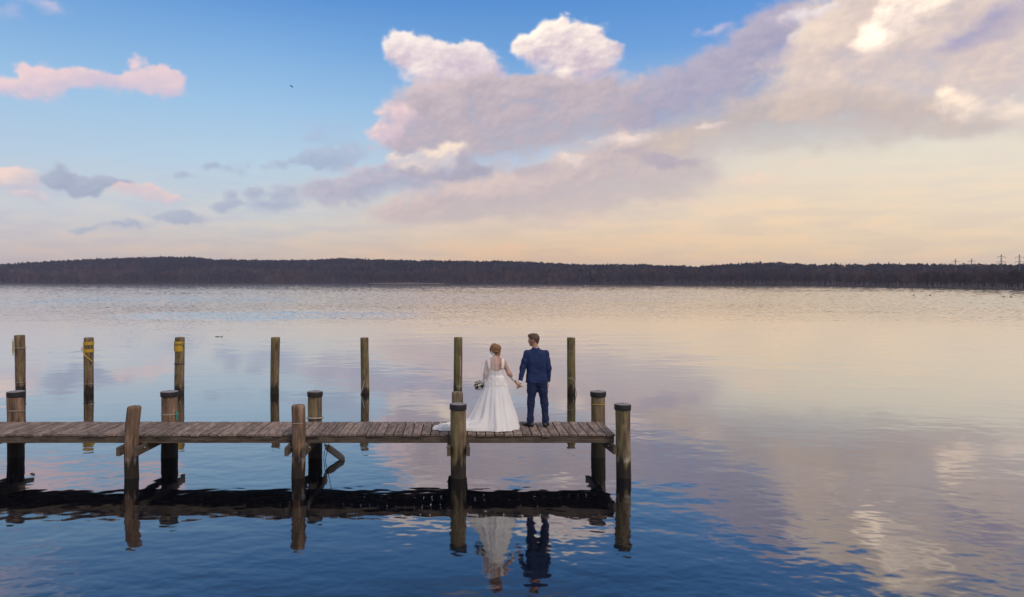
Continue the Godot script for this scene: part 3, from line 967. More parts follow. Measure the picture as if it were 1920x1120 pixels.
func make_jetty() -> void:
	var j := thing("jetty", Vector3.ZERO, "long weathered wooden jetty on thick piles crossing the water", "jetty")
	var front := -13.72
	var rear := -14.95
	var mid := (front + rear) / 2.0
	# deck planks
	var shapes := []
	for k in 5:
		shapes.append(board(0.1585, 0.036, 1.23, 0.005, 2.0 + k * 3.7))
	var x := 2.90
	var k := 0
	while x > -11.8:
		var p := part("plank", shapes[rng.randi() % 5], mats["plank%d" % (rng.randi() % 6)], j)
		p.position = Vector3(x, DECK - 0.018 + rng.randf_range(-0.004, 0.004), mid + rng.randf_range(-0.02, 0.02))
		p.rotation = Vector3(0.0, rng.randf_range(-0.004, 0.004) + (PI if rng.randf() < 0.5 else 0.0), rng.randf_range(-0.012, 0.012))
		x -= 0.1766 + rng.randf_range(-0.002, 0.002)
		k += 1
	# stringers under the deck, butted over the cross beams
	var breaks := [-11.8, -9.3, -6.15, -3.05, 0.0, 2.97]
	for i in breaks.size() - 1:
		for z in [front - 0.065, mid, rear + 0.065]:
			beam_between("stringer", Vector3(breaks[i] + 0.002, 0.683, z), Vector3(breaks[i + 1] - 0.002, 0.683, z), 0.075, 0.128, i * 5.3 + z, j)
	# piles: x, z, radius, top, algae, cap, lean of the top, bend
	var wood := Vector3(0.20, 0.155, 0.105)
	var brown := Vector3(0.20, 0.135, 0.095)
	var piles := [
		[-9.37, -13.63, 0.125, 1.34, 0.1, false, Vector2(0.03, 0), 0.0, brown],
		[-6.19, -13.63, 0.127, 1.345, 0.0, false, Vector2(0.06, 0.02), -0.03, brown],
		[-3.04, -13.63, 0.127, 1.365, 0.1, false, Vector2(0.0, 0.0), 0.012, brown],
		[0.0, -13.63, 0.145, 1.365, 0.5, true, Vector2(-0.01, 0.0), 0.0, wood],
		[3.12, -13.63, 0.140, 1.36, 0.5, true, Vector2(-0.015, 0.0), 0.0, wood],
		[-9.37, -15.23, 0.162, 1.355, 0.0, true, Vector2(0.0, 0.0), 0.0, brown],
		[-6.12, -15.23, 0.165, 1.355, 0.1, true, Vector2(0.0, 0.0), 0.0, brown],
		[-3.04, -15.23, 0.146, 1.355, 0.4, true, Vector2(0.0, 0.0), 0.0, wood],
		[-0.03, -15.23, 0.122, 1.37, 0.1, false, Vector2(0.0, 0.0), 0.0, wood],
		[2.95, -15.23, 0.150, 1.355, 0.4, true, Vector2(0.0, 0.0), 0.0, wood]]
	var bolt := lathe([Vector2(0.0, 0.0), Vector2(0.016, 0.0), Vector2(0.016, 0.014), Vector2(0.006, 0.016), Vector2(0.006, 0.03), Vector2(0.0, 0.03)], 8)
	for i in piles.size():
		var q: Array = piles[i]
		var wet: float = 0.30 if i < 5 else 0.52
		var o := part("pile", log_mesh(q[2], -1.6, q[3], q[6], 5.0 + i * 3.1, q[4], wet, q[8], 0.012 if q[5] else 0.035, q[7], 0.8 if i in [1, 2, 4] else 0.0), mats["log%d" % (i % 2)], j, Vector3(q[0], 0, q[1]))
		if q[5]:
			var r: float = q[2] + 0.018
			var cap := part("cap", lathe([Vector2(r - 0.022, -0.10), Vector2(r - 0.004, -0.10), Vector2(r, -0.085), Vector2(r, -0.008), Vector2(r - 0.01, 0.004)]), mats["cap"], o, Vector3(q[6].x, q[3] + 0.018, q[6].y), Vector3(rng.randf_range(-0.02, 0.02), 0, rng.randf_range(-0.025, 0.025)))
			part("cap_plate", lathe([Vector2(r - 0.008, 0.0035), Vector2(r * 0.7, 0.013), Vector2(0.03, 0.016), Vector2(0.012, 0.017), Vector2(0.012, 0.034), Vector2(0.0, 0.036)]), mats["cap_top"], o, Vector3(q[6].x, q[3] + 0.018, q[6].y))
	# paired cross beams bolted to both sides of each pair of piles
	for i in 5:
		var f: Array = piles[i]
		var b: Array = piles[i + 5]
		for s in [-1.0, 1.0]:
			if i == 4 and s > 0.0:
				continue
			var rb := 0.0 if i < 4 else 0.0
			var p1 := Vector3(f[0] + s * (f[2] + 0.036) + f[6].x * 0.4, 0.54, -13.36 if i < 4 else -13.50)
			var p2 := Vector3(b[0] + s * (b[2] + 0.036 + rb), 0.54, -15.50)
			var o := beam_between("cross_beam", p1, p2, 0.066, 0.16, 40.0 + i * 2.3 + s, j)
			for d in [0.28, -0.26]:
				for e in [-1.0, 1.0]:
					var len: float = p1.distance_to(p2)
					var at := Vector3(e * 0.033, 0.02, (-len / 2 + d) if d > 0.0 else (len / 2 + d))
					part("bolt", bolt, mats["steel"], o, at, Vector3(0, 0, -e * PI / 2))
	# mooring lines tied round the piles
	var rope_rows := [
		[2, "rope", tube(ring_points(Vector3(0.0, 1.03, 0.0), 0.129, 0.006), 0.006), "pale_rope"],
		[5, "rope", tube(ring_points(Vector3(0.0, 0.96, 0.0), 0.168, 0.03), 0.008), "pale_rope"],
		[6, "rope", tube(ring_points(Vector3(0.0, 0.90, 0.0), 0.170, 0.01), 0.009), "pale_rope"],
		[7, "rope", tube(ring_points(Vector3(0.0, 0.82, 0.0), 0.165, 0.014), 0.018), "pale_rope"],
		[9, "rope", tube(ring_points(Vector3(0.0, 1.10, 0.0), 0.155, 0.02), 0.008), "yellow_rope"]]
	var all_piles := j.get_children().filter(func(c): return str(c.name).begins_with("pile"))
	for r in rope_rows:
		part(r[1], r[2], mats[r[3]], all_piles[r[0]])
	var knot := [Vector3(0.165, 0.96, 0.06), Vector3(0.19, 0.93, 0.09), Vector3(0.17, 0.90, 0.10), Vector3(0.2, 0.88, 0.08), Vector3(0.175, 0.84, 0.09), Vector3(0.195, 0.79, 0.085)]
	part("rope_end", tube(knot, 0.014, 6), mats["teal_rope"], all_piles[6])


func make_mooring_posts() -> void:
	# x, radius, top, lean, algae
	var rows := [
		[-14.47, 0.155, 1.925, Vector2(-0.03, 0), 0.1, "mooring post with a tangle of yellow rope on its left side", 0],
		[-12.22, 0.150, 1.845, Vector2(0.004, 0), 0.1, "mooring post with two narrow yellow bands near its top", 1],
		[-9.23, 0.152, 1.855, Vector2(0.02, 0), 0.35, "mooring post with one broad yellow band near its top", 2],
		[-6.08, 0.142, 1.855, Vector2(0.035, 0.02), 0.4, "bare mooring post with a pale scar at its top, right of the yellow-banded posts", 3],
		[-3.09, 0.136, 1.845, Vector2(-0.025, 0.02), 0.4, "mooring post with a thin pale cord hanging off its foot", 4],
		[-0.03, 0.140, 1.855, Vector2(0.015, 0), 0.6, "mooring post seen behind the capped pile left of the bride", 5],
		[3.72, 0.136, 1.845, Vector2(-0.01, 0), 0.6, "mooring post standing in the water right of the groom", 6]]
	for i in rows.size():
		var r: Array = rows[i]
		var p := thing("mooring_post", Vector3(r[0], 0, -23.77), r[5], "mooring post", "tall timber posts in a row behind the jetty")
		part("timber", log_mesh(r[1], -2.2, r[2], r[3], 80.0 + i * 4.7, r[4] + 0.15, 0.22, Vector3(0.18, 0.135, 0.085), 0.02, 0.0, 0.35), mats["log%d" % (i % 2)], p)
		var rad: float = r[1] + 0.012
		if i == 0:
			for k in 6:
				var y := 1.76 - k * 0.07
				part("rope", tube([Vector3(-0.12, y, 0.1), Vector3(-0.2, y + 0.03, 0.09), Vector3(-0.235, y - 0.05, 0.06), Vector3(-0.19, y - 0.09, 0.08), Vector3(-0.21, y - 0.16, 0.07)], 0.013), mats["yellow_rope"], p)
			part("rope", tube(ring_points(Vector3(0, 1.50, 0), rad, 0.01), 0.011), mats["pale_rope"], p)
			part("rope", tube(ring_points(Vector3(0, 0.37, 0), rad, 0.01), 0.007), mats["pale_rope"], p)
		if i == 1:
			for y in [1.66, 1.42]:
				part("yellow_band", lathe([Vector2(rad - 0.01, -0.055), Vector2(rad, -0.055), Vector2(rad, 0.055), Vector2(rad - 0.01, 0.055)]), mats["tape"], p, Vector3(0, y, 0))
			part("strap", tube([Vector3(-0.1, 1.68, 0.135), Vector3(-0.105, 1.4, 0.14), Vector3(-0.06, 1.28, 0.155), Vector3(0.02, 1.2, 0.16), Vector3(0.11, 1.13, 0.13), Vector3(0.155, 1.06, 0.1)], 0.02), mats["yellow_rope"], p)
			part("rope", tube([Vector3(-0.14, 1.55, 0.08), Vector3(-0.2, 1.5, 0.08), Vector3(-0.18, 1.4, 0.08)], 0.012), mats["yellow_rope"], p)
			part("rope", tube(ring_points(Vector3(0, 0.32, 0), rad, 0.01), 0.008), mats["pale_rope"], p)
		if i == 2:
			part("yellow_band", lathe([Vector2(rad - 0.01, -0.165), Vector2(rad, -0.165), Vector2(rad, 0.165), Vector2(rad - 0.01, 0.165)]), mats["tape"], p, Vector3(0, 1.56, 0))
			for k in 3:
				part("rope", tube(ring_points(Vector3(0.015, 1.60 + k * 0.035, 0), rad + 0.012, 0.03 - 0.02 * k, 0.2, 2.4, 10), 0.012), mats["dark_rope" if k == 1 else "yellow_rope"], p)
			part("rope", tube(ring_points(Vector3(0, 0.98, 0), rad, 0.01), 0.012), mats["dark_rope"], p)
		if i == 4:
			part("cord", tube([Vector3(-0.0, 0.46, 0.15), Vector3(-0.05, 0.25, 0.18), Vector3(-0.12, 0.02, 0.22), Vector3(-0.15, -0.1, 0.24)], 0.013), mats["pale_rope"], p)
		if i == 5:
			part("strap", tube([Vector3(0.085, 1.25, 0.118), Vector3(0.08, 0.9, 0.122), Vector3(0.085, 0.6, 0.118)], 0.014), mats["pale_rope"], p)
		if i == 6:
			part("rope", tube(ring_points(Vector3(0, 1.40, 0), rad - 0.004, 0.006), 0.006), mats["pale_rope"], p)
			part("cord", tube([Vector3(-0.12, 0.52, 0.08), Vector3(0.0, 0.51, 0.155), Vector3(0.09, 0.42, 0.14), Vector3(0.12, 0.15, 0.13), Vector3(0.17, -0.05, 0.16), Vector3(0.3, -0.3, 0.2)], 0.013), mats["pale_rope"], p)


func make_small_things() -> void:
	# boat fender hanging behind the jetty, its lower end in the water
	var f := thing("boat_fender", Vector3(-2.79, 0.30, -14.98), "dirty white cylindrical boat fender hanging into the water under the jetty", "fender")
	var body := [Vector2(0.0, 0.0), Vector2(0.022, 0.0), Vector2(0.026, 0.03), Vector2(0.05, 0.045), Vector2(0.066, 0.085), Vector2(0.07, 0.14), Vector2(0.07, 0.40), Vector2(0.062, 0.46), Vector2(0.035, 0.50), Vector2(0.022, 0.515), Vector2(0.0, 0.52)]
	var fm := mat(Color(0.46, 0.40, 0.36), 0.5, wood_texture(64, 64, 0.6, 1.2, 130.0, Vector3(0.6, 0.55, 0.5), Vector3(1, 1, 1)))
	fm.uv1_triplanar = true
	var d := Vector3(0.42, -0.295, 0.05).normalized()
	var o := part("float", lathe(body), fm, f)
	var x := d.cross(Vector3.BACK).normalized()
	o.transform = Transform3D(Basis(x, d, x.cross(d)), Vector3.ZERO)
	part("line", tube([Vector3(0, 0, 0), Vector3(-0.03, 0.08, 0.0), Vector3(-0.05, 0.2, 0.02), Vector3(-0.04, 0.36, 0.02)], 0.009), mats["pale_rope"], f)
	var l := thing("mooring_line", Vector3(-2.62, 0.62, -14.9), "thin dark line dangling from the jetty beside the fender", "rope")
	part("strand", tube([Vector3(0, 0.06, 0), Vector3(-0.03, -0.12, 0), Vector3(-0.09, -0.4, 0.02), Vector3(-0.13, -0.58, 0.04), Vector3(-0.14, -0.7, 0.05)], 0.007), mats["dark_rope"], l)
	part("strand", tube([Vector3(-0.14, -0.28, -0.1), Vector3(-0.17, -0.44, -0.1), Vector3(-0.2, -0.66, -0.1)], 0.007), mats["dark_rope"], l)
	# water birds far out on the right
	var dark := mat(Color(0.03, 0.028, 0.028), 0.8)
	var spots := [[117.3, -185.5, 0.5, "lone dark duck swimming far out, leftmost of the four ducks"], [118.5, -181.0, -1.2, "lone dark duck swimming far out, second from the left of the four"], [124.2, -164.0, 0.3, "left duck of the close pair swimming at far right"], [125.6, -163.6, 2.6, "right duck of the close pair swimming at far right"]]
	for s in spots:
		var b := thing("duck", Vector3(s[0], 0.02, s[1]), s[3], "duck", "ducks far out on the lake")
		b.rotation.y = s[2]
		part("body", blob([[Vector3(-0.16, 0.04, 0), Vector3(0.12, 0.05, 0), 0.09, 0.11], [Vector3(-0.16, 0.05, 0), Vector3(-0.3, 0.12, 0), 0.07, 0.02], [Vector3(0.14, 0.08, 0), Vector3(0.19, 0.24, 0), 0.05, 0.045], [Vector3(0.19, 0.26, 0), Vector3(0.24, 0.26, 0), 0.055, 0.045]], 0.02, 40.0), dark, b)
		part("bill", tube([Vector3(0.27, 0.25, 0), Vector3(0.35, 0.235, 0)], 0.022, 6, 0.014), mats["yellow_rope"], b)
	var st := thing("drifting_branch", Vector3(-15.9, 0.0, -47.8), "thin dark branch floating on the water right of the yellow-banded post", "branch")
	st.rotation.y = 0.1
	part("stem", tube([Vector3(-0.26, 0.01, 0), Vector3(-0.1, 0.03, 0.02), Vector3(0.1, 0.0, 0), Vector3(0.24, 0.03, 0.03)], 0.022, 6, 0.012), dark, st)
	part("twig", tube([Vector3(0.1, 0.01, 0), Vector3(0.2, 0.09, -0.03)], 0.012, 5, 0.006), dark, st)
	# gull in the air
	var g := thing("bird", Vector3(-18.6, 25.35, -80.0), "tiny dark bird flying in the blue sky left of the tall clouds", "bird")
	g.rotation = Vector3(0.3, 0.5, -0.5)
	part("body", blob([[Vector3(-0.12, 0, 0), Vector3(0.12, 0, 0), 0.03, 0.05], [Vector3(0.15, 0.02, 0), Vector3(0.19, 0.02, 0), 0.035, 0.015], [Vector3(-0.14, 0, 0), Vector3(-0.24, 0, 0), 0.03, 0.012]], 0.012, 60.0), dark, g)
	for s in [-1.0, 1.0]:
		var w := SurfaceTool.new()
		w.begin(Mesh.PRIMITIVE_TRIANGLES)
		var pts := [Vector3(0.07, 0.02, s * 0.03), Vector3(-0.06, 0.02, s * 0.03), Vector3(0.06, 0.08, s * 0.18), Vector3(-0.05, 0.07, s * 0.18), Vector3(-0.04, 0.05, s * 0.36), Vector3(-0.09, 0.05, s * 0.34)]
		for q in [0, 1, 2, 1, 3, 2, 2, 3, 4, 3, 5, 4]:
			w.add_vertex(pts[q])
		w.generate_normals()
		part("wing", w.commit(), dark, g)

# ------------------------------------------------------------------ bodies and clothes

# Smooth union of tapered capsules, meshed as surface nets. A bone is [from, to, radius, radius, depth squash (1 = round)].
func field(bones: Array, cell: float, k: float, low := -99.0, wrinkle := 0.0, wrinkle_size := 0.1, out := {}) -> Dictionary:
	var lo := Vector3(999, 999, 999)
	var hi := -lo
	var m := 2.4 / k + 0.01
	for b in bones:
		var r: float = maxf(b[2], b[3]) + m
		lo = lo.min((b[0] as Vector3) - Vector3.ONE * r).min((b[1] as Vector3) - Vector3.ONE * r)
		hi = hi.max((b[0] as Vector3) + Vector3.ONE * r).max((b[1] as Vector3) + Vector3.ONE * r)
	lo.y = maxf(lo.y, low - cell * 2.0)
	var nx := int((hi.x - lo.x) / cell) + 2
	var ny := int((hi.y - lo.y) / cell) + 2
	var nz := int((hi.z - lo.z) / cell) + 2
	var f := PackedFloat32Array()
	f.resize(nx * ny * nz)
	for b in bones:
		var a: Vector3 = b[0]
		var ab: Vector3 = (b[1] as Vector3) - a
		var inv := 1.0 / maxf(1e-9, ab.length_squared())
		var ra: float = b[2]
		var dr: float = b[3] - ra
		var sq: float = 1.0 / (b[4] if b.size() > 4 else 1.0)
		var r := maxf(ra, b[3]) + m
		var l := ((a.min(b[1]) - Vector3.ONE * r - lo) / cell).max(Vector3.ZERO)
		var h := ((a.max(b[1]) + Vector3.ONE * r - lo) / cell)
		var x1 := mini(nx, int(h.x) + 2)
		var y1 := mini(ny, int(h.y) + 2)
		var z1 := mini(nz, int(h.z) + 2)
		for z in range(int(l.z), z1):
			for y in range(int(l.y), y1):
				var row := (z * ny + y) * nx
				for x in range(int(l.x), x1):
					var p := lo + Vector3(x, y, z) * cell - a
					var t := clampf(p.dot(ab) * inv, 0.0, 1.0)
					p -= ab * t
					p.z *= sq
					var d := p.length() - (ra + dr * t)
					if d < m:
						f[row + x] += exp(-k * d)
	# to distances, with cloth wrinkles and a cut hem
	for z in nz:
		for y in ny:
			var row := (z * ny + y) * nx
			for x in nx:
				var v := -log(f[row + x] + 1e-5) / k
				if wrinkle > 0.0 and absf(v) < 0.05:
					var p := (lo + Vector3(x, y, z) * cell) / wrinkle_size
					v += wrinkle * n_fine.get_noise_3d(p.x, p.y * 1.0 + p.x * 0.4, p.z)
				if low > -90.0:
					v = maxf(v, low - (lo.y + y * cell))
				f[row + x] = v
	var ids := PackedInt32Array()
	ids.resize(nx * ny * nz)
	ids.fill(-1)
	var pos: PackedVector3Array = out.get("pos", PackedVector3Array())
	var nor: PackedVector3Array = out.get("nor", PackedVector3Array())
	var idx: PackedInt32Array = out.get("idx", PackedInt32Array())
	var steps := [0, 1, nx, nx + 1, nx * ny, nx * ny + 1, nx * ny + nx, nx * ny + nx + 1]
	var corner := [Vector3(0, 0, 0), Vector3(1, 0, 0), Vector3(0, 1, 0), Vector3(1, 1, 0), Vector3(0, 0, 1), Vector3(1, 0, 1), Vector3(0, 1, 1), Vector3(1, 1, 1)]
	var edges := [[0, 1], [2, 3], [4, 5], [6, 7], [0, 2], [1, 3], [4, 6], [5, 7], [0, 4], [1, 5], [2, 6], [3, 7]]
	for z in nz - 1:
		for y in ny - 1:
			for x in nx - 1:
				var i := (z * ny + y) * nx + x
				var inside := 0
				for s in steps:
					if f[i + s] < 0.0:
						inside += 1
				if inside == 0 or inside == 8:
					continue
				var c := Vector3.ZERO
				var n := 0
				for e in edges:
					var va := f[i + steps[e[0]]]
					var vb := f[i + steps[e[1]]]
					if (va < 0.0) != (vb < 0.0):
						c += (corner[e[0]] as Vector3).lerp(corner[e[1]], va / (va - vb))
						n += 1
				var g := Vector3(
					f[i + steps[1]] + f[i + steps[3]] + f[i + steps[5]] + f[i + steps[7]] - f[i] - f[i + steps[2]] - f[i + steps[4]] - f[i + steps[6]],
					f[i + steps[2]] + f[i + steps[3]] + f[i + steps[6]] + f[i + steps[7]] - f[i] - f[i + steps[1]] - f[i + steps[4]] - f[i + steps[5]],
					f[i + steps[4]] + f[i + steps[5]] + f[i + steps[6]] + f[i + steps[7]] - f[i] - f[i + steps[1]] - f[i + steps[2]] - f[i + steps[3]])
				ids[i] = pos.size()
				pos.append(lo + (Vector3(x, y, z) + c / n) * cell)
				nor.append(g.normalized())
	var axis := [1, nx, nx * ny]
	for z in range(1, nz - 1):
		for y in range(1, ny - 1):
			for x in range(1, nx - 1):
				var i := (z * ny + y) * nx + x
				for d in 3:
					var a := f[i] < 0.0
					if a == (f[i + axis[d]] < 0.0):
						continue
					var u: int = axis[(d + 1) % 3]
					var v: int = axis[(d + 2) % 3]
					var q := [ids[i], ids[i - u], ids[i - u - v], ids[i - v]]
					if q.min() < 0:
						continue
					for t in ([0, 2, 1, 0, 3, 2] if a else [0, 1, 2, 0, 2, 3]):
						idx.append(q[t])
	out.pos = pos
	out.nor = nor
	out.idx = idx
	return out


func to_mesh(o: Dictionary) -> ArrayMesh:
	var arrays := []
	arrays.resize(Mesh.ARRAY_MAX)
	arrays[Mesh.ARRAY_VERTEX] = o.pos
	arrays[Mesh.ARRAY_NORMAL] = o.nor
	arrays[Mesh.ARRAY_INDEX] = o.idx
	var mesh := ArrayMesh.new()
	mesh.add_surface_from_arrays(Mesh.PRIMITIVE_TRIANGLES, arrays)
	return mesh


func blob(bones: Array, cell: float, k: float, low := -99.0, wrinkle := 0.0, wrinkle_size := 0.1) -> ArrayMesh:
	return to_mesh(field(bones, cell, k, low, wrinkle, wrinkle_size))


# A head about c: face looks along f, u is the top of the head.
func head_bones(c: Vector3, f: Vector3, u: Vector3, neck: Vector3, neck_r: float) -> Array:
	f = f.normalized()
	var s := f.cross(u).normalized()
	u = s.cross(f).normalized()
	var b := [
		[c + u * 0.032 - f * 0.028, c + u * 0.030 + f * 0.022, 0.086, 0.078],
		[c - u * 0.015 + f * 0.02, c - u * 0.045 + f * 0.03, 0.064, 0.052],
		[c - u * 0.055 + f * 0.03, c - u * 0.098 + f * 0.068, 0.046, 0.024],
		[c + u * 0.026 + f * 0.076 - s * 0.026, c + u * 0.026 + f * 0.076 + s * 0.026, 0.018, 0.018],
		[c + u * 0.012 + f * 0.088, c - u * 0.030 + f * 0.108, 0.009, 0.013],
		[c - u * 0.033 + f * 0.092 - s * 0.011, c - u * 0.033 + f * 0.092 + s * 0.011, 0.010, 0.010],
		[c - u * 0.060 + f * 0.084 - s * 0.016, c - u * 0.060 + f * 0.084 + s * 0.016, 0.010, 0.010],
		[c - u * 0.072 + f * 0.082 - s * 0.012, c - u * 0.072 + f * 0.082 + s * 0.012, 0.010, 0.010],
		[neck, c - u * 0.05 - f * 0.02, neck_r, neck_r * 0.92]]
	for e in [-1.0, 1.0]:
		b.append([c - u * 0.018 + f * 0.045 + s * e * 0.036, c - u * 0.04 + f * 0.05 + s * e * 0.03, 0.030, 0.026])
		b.append([c + u * 0.012 - f * 0.012 + s * e * 0.083, c - u * 0.030 - f * 0.004 + s * e * 0.078, 0.013, 0.009])
	return b


# A hand from the wrist: d points to the fingertips, n out of the palm; curl bends the fingers towards n.
func hand_bones(wrist: Vector3, d: Vector3, n: Vector3, thumb: float, curl: float, size := 1.0) -> Array:
	d = d.normalized()
	var s := d.cross(n).normalized() * thumb
	n = s.cross(d).normalized() * thumb
	var b := []
	var root := wrist + d * 0.02 * size
	for k in 4:
		var off := s * (0.027 - 0.018 * k) * size
		var knuckle := root + d * (0.078 - 0.004 * absf(k - 1.2)) * size + off
		b.append([root + off * 0.6, knuckle, 0.014 * size, 0.0115 * size])
		var l: float = [0.040, 0.045, 0.042, 0.032][k] * size
		var a := curl * 0.7
		var p := knuckle
		for j in 3:
			var dir := d * cos(a) + n * sin(a)
			var q: Vector3 = p + dir * l * [1.0, 0.62, 0.5][j]
			b.append([p, q, (0.0092 - 0.0008 * j) * size, (0.0085 - 0.0009 * j) * size])
			p = q
			a += curl * 0.8
	var t0 := root + s * 0.024 * size + d * 0.008 * size + n * 0.006
	var t1 := t0 + (s * 0.55 + d * 0.75 + n * 0.35).normalized() * 0.042 * size
	var t2 := t1 + (s * 0.15 + d * 0.9 + n * (0.3 + curl * 0.4)).normalized() * 0.032 * size
	var t3 := t2 + (d * 0.9 + n * (0.35 + curl * 0.5)).normalized() * 0.024 * size
	b.append([t0, t1, 0.014 * size, 0.0105 * size])
	b.append([t1, t2, 0.0100 * size, 0.0090 * size])
	b.append([t2, t3, 0.0090 * size, 0.0075 * size])
	b.append([wrist - d * 0.02, root + d * 0.02, 0.024 * size, 0.023 * size])
	return b


func eyes(c: Vector3, f: Vector3, u: Vector3, parent: Node) -> void:
	f = f.normalized()
	var s := f.cross(u).normalized()
	u = s.cross(f).normalized()
	var white := mat(Color(0.6, 0.58, 0.55), 0.3)
	var iris := mat(Color(0.04, 0.05, 0.06), 0.3)
	for e in [-1.0, 1.0]:
		var ball := SphereMesh.new()
		ball.radius = 0.0115
		ball.height = 0.023
		ball.radial_segments = 12
		ball.rings = 6
		var at: Vector3 = c + f * 0.0785 + s * e * 0.031 + u * 0.004
		var o := part("eye", ball, white, parent, at)
		var dot := SphereMesh.new()
		dot.radius = 0.0055
		dot.height = 0.011
		dot.radial_segments = 10
		dot.rings = 5
		part("iris", dot, iris, o, f * 0.0075)


const CLASP := Vector3(1.205, 0.842, -14.385)  # where the two hands meet (y above the deck)

